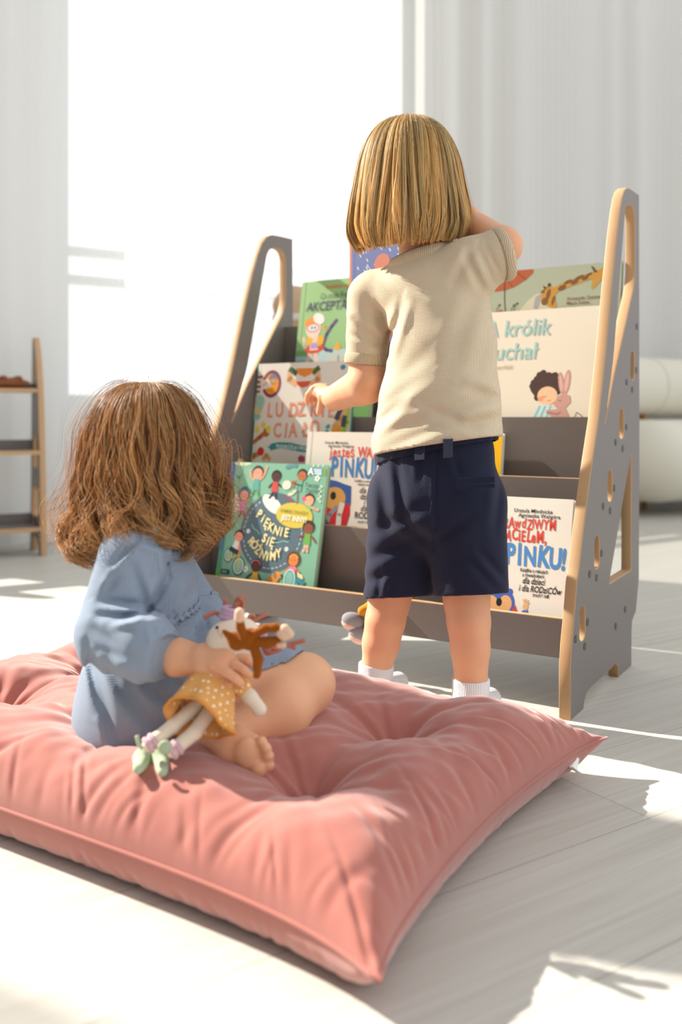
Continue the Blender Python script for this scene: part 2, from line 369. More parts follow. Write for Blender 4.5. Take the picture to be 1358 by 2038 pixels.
# window wall: solid piece left of the visible window, below it, right of it (s along the wall)
bm = bmesh.new(); TH = .22; ZT = 3.9
for s0, s1, z0, z1 in ((-.80, -.03, 0, ZT), (-.03, 1.50, 0, .50), (1.50, 6.5, 0, ZT), (-.03, 1.50, 3.0, ZT), (-6.0, -3.9, 0, ZT)):
    add_box(bm, W(s0, -TH, z0), WD * (s1 - s0), WN * TH, ZU * (z1 - z0))
tag(bmo('wall_back', bm, mwall), kind='structure')
def window(name, s0, s1, z0, z1, bars, posts, pane):
    bm = bmesh.new(); fw = .07; n0 = -.16
    add_box(bm, W(s0, n0, z0), WD * fw, WN * .07, ZU * (z1 - z0)); add_box(bm, W(s1 - fw, n0, z0), WD * fw, WN * .07, ZU * (z1 - z0))
    add_box(bm, W(s0 + fw, n0, z0), WD * (s1 - s0 - 2 * fw), WN * .07, ZU * fw); add_box(bm, W(s0 + fw, n0, z1 - fw), WD * (s1 - s0 - 2 * fw), WN * .07, ZU * fw)
    for a, b in bars: add_box(bm, W(s0 + fw, n0, a), WD * (s1 - s0 - 2 * fw), WN * .06, ZU * (b - a))
    for a, b, za, zb in posts: add_box(bm, W(a, n0, za), WD * (b - a), WN * .06, ZU * (zb - za))
    o = tag(bmo(name, bm, mframe), kind='structure')
    if pane:
        m = bpy.data.materials.new('window_glass'); m.use_nodes = True; n = m.node_tree; n.nodes.remove(n.nodes['Principled BSDF'])
        t = n.nodes.new('ShaderNodeBsdfTransparent'); t.inputs[0].default_value = (.95, .97, .97, 1); g = n.nodes.new('ShaderNodeBsdfGlossy'); g.inputs['Roughness'].default_value = .02
        x = n.nodes.new('ShaderNodeMixShader'); x.inputs[0].default_value = .05
        n.links.new(t.outputs[0], x.inputs[1]); n.links.new(g.outputs[0], x.inputs[2]); n.links.new(x.outputs[0], n.nodes['Material Output'].inputs[0])
        bm = bmesh.new(); add_box(bm, W(s0 + fw, n0 + .03, z0 + fw), WD * (s1 - s0 - 2 * fw), WN * .006, ZU * (z1 - z0 - 2 * fw))
        tag(bmo('window_pane', bm, m, o), 'clear glass pane')
window('window_1', -.03, 1.50, .50, 3.0, [(1.02, 1.055), (1.135, 1.17)], [], True)
window('window_2', -3.9, -.80, .0, 3.9, [], [(-2.07, -1.84, 2.27, 3.83)], False)
# sheer curtains
def sheer(name, dens, col):
    m = bpy.data.materials.new(name); m.use_nodes = True; n = m.node_tree; n.nodes.remove(n.nodes['Principled BSDF'])
    t = n.nodes.new('ShaderNodeBsdfTransparent'); d = n.nodes.new('ShaderNodeBsdfDiffuse'); r = n.nodes.new('ShaderNodeBsdfTranslucent')
    d.inputs[0].default_value = lin(col); r.inputs[0].default_value = lin(col)
    a = n.nodes.new('ShaderNodeMixShader'); a.inputs[0].default_value = .5; b = n.nodes.new('ShaderNodeMixShader'); b.inputs[0].default_value = dens
    n.links.new(d.outputs[0], a.inputs[1]); n.links.new(r.outputs[0], a.inputs[2]); n.links.new(t.outputs[0], b.inputs[1]); n.links.new(a.outputs[0], b.inputs[2])
    n.links.new(b.outputs[0], n.nodes['Material Output'].inputs[0]); return m
def curtain(s0, s1, n0, mt, label, seed, amp=.020, wl=.17):
    r = random.Random(seed); vs, fs = [], []; nx = int((s1 - s0) / .008); nz = 14; ph = [r.uniform(0, 6.28) for _ in range(6)]
    for i in range(nx + 1):
        s = s0 + (s1 - s0) * i / nx
        for k in range(nz + 1):
            z = .012 + 3.3 * k / nz; g = 1 - .35 * (z / 3.3)
            u = s + .02 * math.sin(s * 5 + ph[0]) + .006 * math.sin(z * 1.7 + s * 9)
            q = amp * g * (math.sin(2 * math.pi * u / wl + ph[1] + 1.3 * math.sin(u * 7 + ph[2])) * (.6 + .4 * math.sin(u * 4.3 + ph[3])) + .05 * math.sin(2 * math.pi * u / .043 + ph[4]))
            vs.append(W(s, n0 + q, z))
    for i in range(nx):
        for k in range(nz): a = i * (nz + 1) + k; fs.append((a, a + nz + 1, a + nz + 2, a + 1))
    return tag(pyd('sheer_curtain', vs, fs, mt), label, 'curtain', 'white sheer curtains')
curtain(-.62, 1.72, .12, sheer('sheer_voile', .52, 'f4f5f5'), 'translucent white sheer curtain hanging before the bright window behind the seated girl', 3)
curtain(1.56, 6.2, .22, sheer('dense_voile', .86, 'f0efec'), 'thicker pale grey sheer curtain in soft folds behind the right end of the book shelf', 5, .034, .30)
curtain(-3.85, -2.36, .12, sheer('sheer_voile_left', .60, 'f4f5f5'), 'translucent white sheer curtain drawn to the far left side of the tall window', 9)
# ---------------------------------------------------------------- book display shelf
WS = .858; PT = .019
mlam = mat('grey_laminate', '746c68', .42, .5, bump=('noise', 300, .04))
def ply(name, axis):
    m = bpy.data.materials.new(name); m.use_nodes = True; n = m.node_tree; p = n.nodes['Principled BSDF']; K = n.links.new
    tcn = n.nodes.new('ShaderNodeTexCoord'); d = n.nodes.new('ShaderNodeVectorMath'); d.operation = 'DOT_PRODUCT'; d.inputs[1].default_value = tuple(axis)
    K(tcn.outputs['Object'], d.inputs[0]); s = n.nodes.new('ShaderNodeMath'); s.operation = 'MULTIPLY'; s.inputs[1].default_value = 2 * math.pi / .0030; K(d.outputs['Value'], s.inputs[0])
    si = n.nodes.new('ShaderNodeMath'); si.operation = 'SINE'; K(s.outputs[0], si.inputs[0])
    no = n.nodes.new('ShaderNodeTexNoise'); no.inputs['Scale'].default_value = 35; K(tcn.outputs['Object'], no.inputs['Vector'])
    mr = n.nodes.new('ShaderNodeMapRange'); mr.inputs['From Min'].default_value = -1.6; mr.inputs['From Max'].default_value = 1.6
    ad = n.nodes.new('ShaderNodeMath'); ad.operation = 'ADD'; K(si.outputs[0], ad.inputs[0]); K(no.outputs['Fac'], ad.inputs[1]); K(ad.outputs[0], mr.inputs['Value'])
    c = n.nodes.new('ShaderNodeMix'); c.data_type = 'RGBA'; c.inputs[6].default_value = lin('ab8458'); c.inputs[7].default_value = lin('c6a178'); K(mr.outputs[0], c.inputs[0])
    K(c.outputs[2], p.inputs['Base Color']); p.inputs['Roughness'].default_value = .55; return m
mply = ply('plywood_edge', L2); mplyz = ply('plywood_board_edge', D2)
def arc(c, r, a0, a1, n=8): return [(c[0] + r * math.cos(R(a0 + (a1 - a0) * i / n)), c[1] + r * math.sin(R(a0 + (a1 - a0) * i / n))) for i in range(n + 1)]
def rounded(pts, rad, n=6):
    """round the corners of a polygon; rad per corner"""
    out = []; N = len(pts)
    for i in range(N):
        p, a, b = Vector(pts[i]), Vector(pts[i - 1]), Vector(pts[(i + 1) % N]); r = rad[i] if isinstance(rad, (list, tuple)) else rad
        if r <= 0: out.append(tuple(p)); continue
        u, v = (a - p), (b - p); r1 = min(r, u.length * .49); r2 = min(r, v.length * .49); s = p + u.normalized() * r1; e = p + v.normalized() * r2
        for k in range(n + 1): t = k / n; out.append(tuple((1 - t) ** 2 * s + 2 * t * (1 - t) * p + t * t * e))
    return out
def plate(outline, holes, thick, to_world, facemat, edgemat, name, parent, bev=.0012):
    """flat sheet with through holes; to_world maps (u, v, t) to world"""
    c = bpy.data.curves.new('c', 'CURVE'); c.dimensions = '2D'; c.fill_mode = 'BOTH'; c.extrude = thick / 2 - bev; c.bevel_depth = bev; c.bevel_resolution = 1; c.offset = -bev
    for pl in [outline] + holes:
        s = c.splines.new('POLY'); s.points.add(len(pl) - 1); s.use_cyclic_u = True
        for q, (x, y) in zip(s.points, pl): q.co = (x, y, 0, 1)
    o = bpy.data.objects.new('c', c); COL.objects.link(o); bpy.context.view_layer.update()
    me = bpy.data.meshes.new_from_object(o.evaluated_get(bpy.context.evaluated_depsgraph_get())); bpy.data.objects.remove(o); bpy.data.curves.remove(c)
    mi = [0 if abs(p.normal.z) > .93 else 1 for p in me.polygons]
    for v in me.vertices: v.co = to_world(v.co.x, v.co.y, v.co.z)
    me.materials.clear()
    ob = link(name, me, [facemat, edgemat], parent, smooth=False); me.polygons.foreach_set('material_index', mi)
    bmx = bmesh.new(); bmx.from_mesh(me); bmesh.ops.recalc_face_normals(bmx, faces=bmx.faces); bmx.to_mesh(me); bmx.free()
    return ob
OUT = [(0, 0), (0, .085), (.006, .118), (.016, .15), (.026, .185), (.033, .214), (.040, .226), (.047, .240), (.064, .285), (.108, .386), (.154, .475), (.194, .581), (.236, .712), (.272, .815), (.292, .862), (.307, .890), (.325, .908), (.346, .917), (.372, .919),
       (.433, .921), (.437, .45), (.432, .16), (.408, .098), (.380, .086), (.376, .07), (.374, 0), (.283, 0), (.279, .022), (.262, .03), (.222, .027), (.11, .025), (.086, .022), (.073, .012), (.068, 0)]
HND = rounded([(.333, .886), (.402, .889), (.402, .745), (.252, .555), (.190, .462), (.250, .590)], [.03, .03, .03, .02, .016, .02])
TRI = rounded([(.374, .412), (.371, .185), (.218, .182)], [.012, .005, .008])
SLOT = [(.384, .58), (.304, .468), (.226, .357), (.145, .248), (.063, .142)]
DOTS = [(.415, .658), (.411, .572), (.339, .546), (.380, .533), (.336, .461), (.262, .434), (.311, .421), (.252, .351), (.182, .324), (.226, .312), (.172, .243), (.102, .217), (.142, .205), (.090, .139), (.026, .124), (.074, .102), (.262, .098), (.328, .117)]
def pill(x, y, w_, h_): return rounded([(x - w_ / 2 + .003, y + h_ / 2), (x + w_ / 2 - .002, y + h_ / 2), (x + w_ / 2, y - h_ / 2), (x - w_ / 2 - .002, y - h_ / 2)], .016)
shelf = thing('book_display_shelf', S(.43, .2, 0), 'tall grey tiered front-facing book shelf with plywood edges behind the standing child', 'shelf')
mscrew = mat('dark_screw', '4a4a4c', .45, .4)
for l0 in (0, WS - PT):
    holes = [HND, TRI] + [pill(x, y, .031, .056) for x, y in SLOT]
    plate(OUT, holes, PT, lambda u, v, t, l0=l0: S(l0 + PT / 2 + t, u, v), mlam, mply, 'side_panel', shelf)
    for x, y in DOTS:
        l = -.0008 if l0 == 0 else WS + .0008
        vs = [S(l, x + .0065 * math.cos(t), y + .0065 * math.sin(t)) for t in [2 * math.pi * k / 14 for k in range(14)]] + [S(l + (.0025 if l0 == 0 else -.0025), x + .006 * math.cos(t), y + .006 * math.sin(t)) for t in [2 * math.pi * k / 14 for k in range(14)]]
        fs = [tuple(range(14))] + [(k, (k + 1) % 14, 14 + (k + 1) % 14, 14 + k) for k in range(14)]
        pyd('screw', vs, fs, mscrew, shelf, smooth=False)
def board(name, d, z0, z1, t=.014, lean=0):
    bm = bmesh.new(); add_box(bm, S(PT, d, z0), -L2 * (WS - 2 * PT), D2 * t, ZU * (z1 - z0) + D2 * lean, .0008)
    o = bmo(name, bm, [mlam, mplyz], shelf)
    o.data.polygons.foreach_set('material_index', [1 if abs(p.normal.z) > .6 else 0 for p in o.data.polygons]); return o
board('front_rail', .042, .085, .150)
BD = [(.125, .262), (.205, .369), (.285, .480), (.398, .700)]
board('shelf_board', .125, .085, .262); board('shelf_board', .205, .19, .369); board('shelf_board', .285, .30, .480); board('shelf_board', .398, .41, .700)
for d0, d1, z in ((.056, .125, .092), (.139, .205, .195), (.219, .285, .303), (.299, .398, .415)):
    bm = bmesh.new(); add_box(bm, S(PT, d0, z), -L2 * (WS - 2 * PT), D2 * (d1 - d0), ZU * .010); bmo('pocket_floor', bm, mlam, shelf)
lm = text_mesh('bubuu', .016, bold=.01)
lo = S(.435, .0415, .108)
pyd('engraved_logo', [lo + L2 * v[0] + ZU * v[1] for v in lm[0]], lm[1], mat('engraved_tan', '8f7a66', .6), shelf, smooth=False)
# ---------------------------------------------------------------- picture books
mpage = mat('paper_block', 'e9e4d6', .8, .1, bump=('noise', 400, .05))
class Book:
    """hard-cover book leaning on a shelf board; local x to the right, y up the cover, z out of the front cover"""
    def __init__(s, label, cover, l_left, w_, h_, t, db=None, zb=.1, lean=10, brd=None, roll=0, zoom=(0, 0, 1), back=None, rough=.38):
        if brd: db = brd[0] - math.tan(R(lean)) * (brd[1] - zb) - t / math.cos(R(lean)) - .0015
        s.o = S(l_left, db, zb); X = L2.copy(); Y = (D2 * math.sin(R(lean)) + ZU * math.cos(R(lean))); N = X.cross(Y)
        if roll: q = Matrix.Rotation(R(roll), 3, N); X, Y = q @ X, q @ Y
        s.X, s.Y, s.N, s.w, s.h, s.zo = X, Y, N, w_, h_, zoom
        M = Matrix(((X.x, Y.x, N.x, s.o.x), (X.y, Y.y, N.y, s.o.y), (X.z, Y.z, N.z, s.o.z), (0, 0, 0, 1)))
        s.root = thing('picture_book', None, label, 'book', 'picture books on the display shelf', M)
        ct = .0024; mc = mat('cover_' + cover, cover, rough, .4, coat=.25)
        bm = bmesh.new()
        add_box(bm, (0, 0, -ct), (w_, 0, 0), (0, h_, 0), (0, 0, ct), .0006); add_box(bm, (0, 0, -t), (w_, 0, 0), (0, h_, 0), (0, 0, ct), .0006)
        add_box(bm, (-.0012, 0, -t), (.0022, 0, 0), (0, h_, 0), (0, 0, t), .0006)
        bmo('cover', bm, [mc] if not back else [mat('cover_' + back, back, rough, .4)], s.root, True)
        if back:
            bm = bmesh.new(); add_box(bm, (0.004, 0, 0), (w_ - .004, 0, 0), (0, h_, 0), (0, 0, .0002)); bmo('front_print', bm, mc, s.root, True)
        bm = bmesh.new(); add_box(bm, (.001, .003, -t + ct), (w_ - .004, 0, 0), (0, h_ - .006, 0), (0, 0, t - 2 * ct)); bmo('page_block', bm, mpage, s.root, True)
        bm = bmesh.new(); add_box(bm, (.010, .0005, 0), (.0022, 0, 0), (0, h_ - .001, 0), (0, 0, .00022)); bmo('hinge_groove', bm, mat('groove_' + cover, tuple(.86 * x for x in [int(cover[i:i + 2], 16) / 255 for i in (0, 2, 4)]), .6), s.root, True)
        s.unit = (Vector(s.q(1, 0)) - Vector(s.q(0, 0))).length if zoom[2] != 1 else .001
    def q(s, x, y):
        """photo detail -> position on the cover"""
        px, py = s.zo[0] + x / s.zo[2], s.zo[1] + y / s.zo[2]
        r = Vector(((px - 679) / 1800, 1, -(py - 830) / 1800)); o = Vector((0, 0, H)); t = (s.o - o).dot(s.N) / r.dot(s.N); v = o + r * t - s.o
        return (v.dot(s.X), v.dot(s.Y))
    def pts(s, *a): return [s.q(*p) for p in a]
    def clip(s, pr):
        pr.v = [(min(max(v[0], .0005), s.w - .0005), min(max(v[1], .0005), s.h - .0005), v[2]) for v in pr.v]; return pr
def kid(b, pr, x, y, k, skin, hair, top, low, arms=((-1, .2), (1, .2)), legs=((-.35, -1), (.35, -1)), hairk=1.0, lean=0):
    """small generic cartoon child; (x, y) = head centre, k = head radius on the photo detail"""
    u = b.unit; X, Y = b.q(x, y); r = k * u; c, s_ = math.cos(R(lean)), math.sin(R(lean))
    def at(a, d): return (X + r * (a * c - d * s_), Y + r * (a * s_ + d * c))
    for a, d in legs: pr.line([at(.25 * (1 if a > 0 else -1), -2.6), at(.6 * a + .1, -3.4), at(a, -4.1 - .2 * d)], r * .42, low)
    for a, d in arms: pr.line([at(.5 * (1 if a > 0 else -1), -1.15), at(.95 * a, -1.6 + .8 * d), at(1.35 * a, -2.0 + 2.4 * d)], r * .34, skin)
    pr.poly([at(-.5, -.85), at(.5, -.85), at(.75, -2.8), at(-.75, -2.8)], top)
    h = at(0, .18); pr.ell(h[0], h[1], r * 1.08 * hairk, r * 1.02 * hairk, hair); pr.ell(X, at(0, -.12)[1], r * .92, r * .86, skin)
    e1, e2 = at(-.32, -.05), at(.32, -.05); pr.ell(e1[0], e1[1], r * .09, None, '2b2320', n=8); pr.ell(e2[0], e2[1], r * .09, None, '2b2320', n=8)
# --- teal cover, front pocket, left
b = Book('teal picture book with a round dark title among small children, in the front pocket', '7fb79b', .793, .25, .287, .013, brd=(.125, .262), zb=.103, lean=13, zoom=(420, 900, 5.658))
p = Print(); u = b.unit
for y0, y1, c in ((1.0, .86, '4d6db4'), (.86, .66, '5b97cf'), (.66, .5, '49a9b3'), (.5, .33, '4a86a0'), (.33, .2, '4f9a83'), (.2, 0, '61b04c')):
    p.poly([(.0006, y1 * b.h), (.0105, y1 * b.h), (.0105, y0 * b.h), (.0006, y0 * b.h)], c)
cx, cy = b.q(688, 905); p.ell(cx, cy, .083, .083, '566f7b', n=48)
for i in range(44):
    t0, t1 = 2 * math.pi * i / 44, 2 * math.pi * (i + .5) / 44
    if 25 < math.degrees(t0) < 115: continue
    p.line([(cx + .0735 * math.cos(t), cy + .0735 * math.sin(t)) for t in (t0, t1)], .0014, 'e8ebe2')
x, y = b.q(690, 585); p.ell(x, y, .030, .0145, 'f0eee4', rot=-32)
for (x0, y0, rx, ry) in ((370, 115, 85, 26), (310, 120, 40, 22)): x, y = b.q(x0, y0); p.ell(x, y, rx * u, ry * u, 'c5d9b0')
for i in range(9): p.line(b.pts((285 + i * 21, 90), (290 + i * 21, 165 - abs(i - 4) * 6)), 7 * u, 'e0e6c4')
for i in range(6): x, y = b.q(1130 + i * 27, 135 + (i % 2) * 18); p.ell(x, y, 9 * u, None, 'e6ecd2', n=8)
p.poly(b.pts((1105, 170), (1260, 185), (1255, 265), (1100, 250)), '5fa4bd'); p.poly(b.pts((1268, 185), (1300, 188), (1294, 265), (1262, 262)), '7fae3d')
for i, yy in enumerate((195, 218, 240)): p.line(b.pts((1160, yy), (1245, yy + 8)), 10 * u, 'dfeaf0')
p.poly(b.pts((850, 150), (900, 130), (935, 160), (880, 190), (840, 185)), '5b8f93'); p.poly(b.pts((930, 125), (985, 135), (965, 175), (915, 165)), '5b8f93')
for (x0, y0) in ((1200, 295), (392, 1315)):
    x, y = b.q(x0, y0)
    for k in range(5): p.ell(x + 17 * u * math.cos(k * 1.257), y + 17 * u * math.sin(k * 1.257), 11 * u, None, 'e9eee4', n=10)
    p.ell(x, y, 8 * u, None, '7f9a9a', n=8)
for (x0, y0) in ((422, 888), (852, 1092)):
    x, y = b.q(x0, y0)
    for k in range(5): p.ell(x + 12 * u * math.cos(k * 1.257), y + 12 * u * math.sin(k * 1.257), 9 * u, None, 'dfe6ea', n=8)
for i in range(7): x, y = b.q(1238 - 3 * i, 385 + 28 * i); p.ell(x + (-8 if i % 2 else 8) * u, y, 16 * u, 8 * u, 'cfe3cf', rot=40 if i % 2 else -40, n=10)
p.line(b.pts((460, 815), (490, 865), (520, 880), (550, 925)), 8 * u, '8fc7ae'); p.line(b.pts((725, 1020), (780, 1015), (810, 1000), (875, 1015)), 8 * u, '8fc7ae')
for (x0, y0) in ((315, 275), (250, 820)): p.line(b.pts((x0, y0 + 45), (x0, y0)), 6 * u, '3f5c5c'); p.line(b.pts((x0 - 22, y0 - 10), (x0, y0 + 18), (x0 + 22, y0 - 14)), 9 * u, '3f5c5c')
x, y = b.q(940, 712); p.ell(x, y, .046, .026, 'd3c14d', rot=-4)
kid(b, p, 530, 232, 52, 'f0a183', '3a2a26', '5fa79b', '5c9a5c', arms=((-1.2, 1.0), (1.3, 1.3)), legs=((-.9, -1), (1.0, -.2)))
kid(b, p, 738, 275, 46, '4f2d25', '241a1c', 'cf4a49', '2f3338', arms=((-1, 0), (1, .1)), legs=((-.9, -1), (.6, -.3)))
kid(b, p, 1028, 262, 46, 'b36f3e', '33261f', '67b39a', 'e7dfc9', arms=((-1.4, .1), (-.9, -.2)), legs=((-1.6, -.6), (-1.2, -1)), lean=-12)
p.line(b.pts((985, 375), (972, 585)), 9 * u, '7d3f63'); p.line(b.pts((945, 355), (1025, 378)), 12 * u, '4a3b30'); p.line(b.pts((850, 500), (935, 560)), 16 * u, 'a64a68'); p.ell(*b.q(855, 370), 45 * u, 38 * u, 'e6dfd0')
for (x0, y0) in ((295, 520), (290, 620)): p.ell(*b.q(x0, y0), 30 * u, 42 * u, 'e6cfc9')
kid(b, p, 378, 478, 48, 'e8a08c', '4b6d78', 'd988b4', 'a8484c', arms=((1, .9), (.8, .6)), legs=((-.5, -1), (.7, -1)), hairk=1.25)
kid(b, p, 1108, 540, 47, 'f2ac86', '5a2f26', '82bd7c', '82bd7c', arms=((1.6, .2), (1.5, .15)), legs=((.3, 2.5), (.5, 2.5))); p.ell(*b.q(1052, 525), 20 * u, None, 'e25a78')
x, y = b.q(940, 720); p.ell(x, y, .0455, .0245, 'd3c14d', rot=-4)
kid(b, p, 1100, 855, 48, '8a5136', '3a2a26', '6dae4f', 'e8b9a4', arms=((-1.3, .2), (1.3, -.1)), legs=((-.5, -1), (.3, -1)), hairk=1.1)
kid(b, p, 318, 945, 46, 'ee9a80', '3a2621', 'e4ebe2', '2f3b44', arms=((.8, -.3), (1.1, -.2)), legs=((-1.2, .2), (-.4, -.4)), lean=-14)
for (x0, y0, r0) in ((200, 1160, 58), (312, 1282, 78)):
    x, y = b.q(x0, y0); p.ell(x, y, r0 * u * .82, r0 * u, '39464a'); p.ell(x, y, r0 * u * .70, r0 * u * .86, 'd9e4d8'); p.ell(x, y, r0 * u * .6, r0 * u * .74, '8fbfa8'); p.line([(x, y - r0 * u * .7), (x, y + r0 * u * .7)], .0006, 'd9e4d8')
p.line(b.pts((215, 1200), (320, 1135), (310, 1270)), 15 * u, 'd9b64c'); p.line(b.pts((225, 1085), (300, 1130)), 40 * u, '2f3b44')
kid(b, p, 512, 1282, 50, '5a3126', '2b1d1c', 'dcb840', '4a7c8c', arms=((-1.3, -.1), (1.2, -.5)), legs=((-.5, 3), (.5, 3))); p.line([(b.q(512, 1240)[0] + .0125 * math.cos(t), b.q(512, 1285)[1] + .0125 * math.sin(t)) for t in [R(20 + 14 * i) for i in range(11)]], .0022, 'e0788c')
p.ell(*b.q(700, 1428), 55 * u, 30 * u, 'd8954a'); p.ell(*b.q(755, 1385), 42 * u, 30 * u, 'd8954a'); p.ell(*b.q(725, 1390), 16 * u, 26 * u, 'b06f30', rot=20); p.ell(*b.q(795, 1390), 9 * u, None, '2b2320', n=8)
kid(b, p, 932, 1215, 50, 'd98445', '6d3a28', 'e57cb0', '5bb0b0', arms=((-1, .1), (1, .1)), legs=((.9, 2.2), (1.5, 2.0)), hairk=1.2); p.line([(b.q(932, 1215)[0] + .0105 * math.cos(t), b.q(932, 1212)[1] + .0105 * math.sin(t)) for t in [R(25 + 13 * i) for i in range(11)]], .003, 'ecc95c')
x, y = b.q(885, 1430); p.ell(x, y, 55 * u, 80 * u, 'cfe4e0'); p.ell(x, y, 46 * u, 70 * u, '5aa6a8'); p.ell(x, y, 36 * u, 58 * u, '86bfae')
p.poly(b.pts((975, 1350), (1030, 1385), (1045, 1430), (985, 1425)), 'e9dfae'); p.line(b.pts((970, 1430), (1040, 1480)), 40 * u, '3d8f96')
p.poly(b.pts((118, 1310), (215, 1325), (208, 1378), (112, 1365)), '2f4a4e')
b.clip(p).obj('cover_illustration', b.root)
cm = mat('print_f3e6a6', 'f3e6a6', .5)
def place(b, chars, size, bold=.03): return [T(c, size, x=b.q(x, y)[0], y=b.q(x, y)[1], rot=R(r), bold=bold, sx=.82, align='CENTER') for c, x, y, r in chars]
lettering('title', place(b, [('P', 530, 735, -26), ('i', 572, 785, -24), ('Ę', 612, 840, -22), ('K', 662, 885, -18), ('N', 728, 925, -14), ('I', 786, 945, -8), ('E', 846, 952, -4),
    ('S', 590, 1010, -20), ('i', 632, 1040, -16), ('Ę', 680, 1062, -12), ('R', 432, 1035, -42), ('Ó', 470, 1078, -38), ('Ż', 512, 1140, -32), ('N', 575, 1195, -16), ('i', 632, 1222, -4), ('M', 698, 1215, 4), ('Y', 770, 1185, 14)], .0255), cm, b.root, .0016)
lettering('subtitle', [T('DOBRZE, ŻE KAŻDY', .0086, x=b.q(940, 690)[0], y=b.q(940, 690)[1], rot=R(-3), align='CENTER', sx=.9)], mat('print_6d6428', '6d6428', .5), b.root, .0016)
lettering('subtitle', [T('JEST INNY!', .0155, x=b.q(935, 778)[0], y=b.q(935, 778)[1], rot=R(-3), bold=.02, align='CENTER', sx=.85)], mat('print_f6f4e8', 'f6f4e8', .5), b.root, .0016)
lettering('author_name', [T('Tracey', .013, x=b.q(1050, 392)[0], y=b.q(1050, 392)[1], shear=.3), T('Turner', .013, x=b.q(1055, 455)[0], y=b.q(1055, 455)[1], shear=.3)], mat('print_26474a', '26474a', .5), b.root, .0016)
lettering('publisher_mark', [T('A', .020, x=b.q(1095, 252)[0], y=b.q(1095, 252)[1], bold=.03)], mat('print_f6f4e8', 'f6f4e8', .5), b.root, .0016)
lettering('publisher_name', [T('debit', .006, x=b.q(130, 1350)[0], y=b.q(130, 1350)[1])], mat('print_f6f4e8', 'f6f4e8', .5), b.root, .0016)
# --- two white books of one series
def series(label, l_left, w_, h_, t, brd, zb, lean, zoom):
    return Book(label, 'e9e2d6', l_left, w_, h_, t, brd=brd, zb=zb, lean=lean, zoom=zoom)
mred, mblu, mblk = mat('print_dd4a37', 'dd4a37', .5), mat('print_3f7db8', '3f7db8', .5), mat('print_2a2422', '2a2422', .5)
b = series('white book titled in red and big blue letters, partly behind the teal book', .633, .21, .246, .018, (.205, .369), .205, 8, (600, 850, 8.4875)); u = b.unit
lettering('author_name', [T('Urszula Młodnicka', .0078, x=b.q(395, 280)[0], y=b.q(395, 280)[1], bold=.01), T('Agnieszka Waligóra', .0078, x=b.q(455, 338)[0], y=b.q(455, 338)[1], bold=.01)], mblk, b.root, .00042)
x, y = b.q(480, 505); lettering('title', jumpy('jesteś WAŻNY,', .031, x, y, 3, .022, sx=.66, rotamp=4), mred, b.root, .00042)
x, y = b.q(495, 830); lettering('title', jumpy('PINKU!', .056, x, y, 5, .028, sx=.58, amp=.03, rotamp=3), mblu, b.root, .00042)
lettering('subtitle', [T(s_, z_, x=b.q(x0, y0)[0], y=b.q(x0, y0)[1], bold=.015, shear=sh, sx=.84) for s_, z_, x0, y0, sh in (('Książka o poczuciu', .0072, 900, 925, 0), ('własnej wartości', .0072, 950, 985, 0), ('dla', .0165, 975, 1110, .25), ('dzieci', .0165, 985, 1215, .25), ('i', .0165, 1050, 1310, .25), ('dla', .0165, 995, 1415, .25), ('RODziCÓW', .0185, 895, 1535, 0), ('trochę też', .0075, 950, 1615, 0))], mblk, b.root, .00042)
p = Print()      # plain shapes in the colours of the printed picture
p.poly([b.q(*q) for q in ((360, 890), (470, 885), (600, 910), (720, 960), (845, 1000), (835, 1320), (760, 1330), (420, 1360), (360, 1300))], '3b5a9c')
p.poly(b.pts((360, 1300), (540, 1250), (720, 1290), (825, 1310), (820, 1480), (760, 1670), (600, 1700), (340, 1690)), 'c8252a')
p.ell(*b.q(560, 1200), 175 * u, 150 * u, 'd39a52'); p.ell(*b.q(660, 1160), 70 * u, 75 * u, 'd39a52'); p.ell(*b.q(430, 1140), 60 * u, 120 * u, 'd39a52')
p.line(b.pts((690, 1300), (640, 1480), (620, 1690)), 80 * u, 'd9d2c8'); p.line(b.pts((600, 1350), (480, 1480), (420, 1640)), 60 * u, '8c8f99'); p.ell(*b.q(540, 1160), 45 * u, 55 * u, '1f1c20')
b.clip(p).obj('cover_illustration', b.root)
b = series('white book titled in red and blue, right of the standing toddler in front pocket', .245, .21, .241, .012, (.125, .262), .103, 13, (970, 980, 7.147)); u = b.unit
lettering('author_name', [T('Urszula Młodnicka', .0095, x=b.q(380, 275)[0], y=b.q(380, 275)[1], bold=.012), T('Agnieszka Waligóra', .0095, x=b.q(445, 345)[0], y=b.q(445, 345)[1], bold=.012)], mblk, b.root, .00042)
x, y = b.q(978, 575); x0 = x - .108; lettering('title', jumpy('BĄDŹ', .026, x0 - .055, y + .004, 2, .03, sx=.62) + jumpy('PRAwdZiWYM', .0265, x0, y + .004, 8, .024, sx=.60, rotamp=4), mred, b.root, .00042)
x, y = b.q(895, 730); lettering('title', jumpy('PRZYjACiELeM,', .0285, x - .131, y + .001, 9, .03, sx=.59, rotamp=4), mred, b.root, .00042)
x, y = b.q(275, 1015); lettering('title', jumpy('PINKU!', .050, x - .002, y, 5, .034, sx=.64, amp=.03, rotamp=3), mat('print_5b92cc', '4e8ac8', .5), b.root, .00042)
lettering('subtitle', [T(s_, z_, x=b.q(x0, y0)[0], y=b.q(x0, y0)[1], bold=.018, shear=sh, sx=.72) for s_, z_, x0, y0, sh in (('Książka o relacjach', .0088, 468, 1122, 0), ('z rówieśnikami', .0088, 500, 1192, 0), ('dla dzieci', .0150, 497, 1290, .25), ('i dla RODziCÓw', .0150, 445, 1395, .2), ('trochę też', .0092, 645, 1480, 0))], mblk, b.root, .00042)
p = Print()
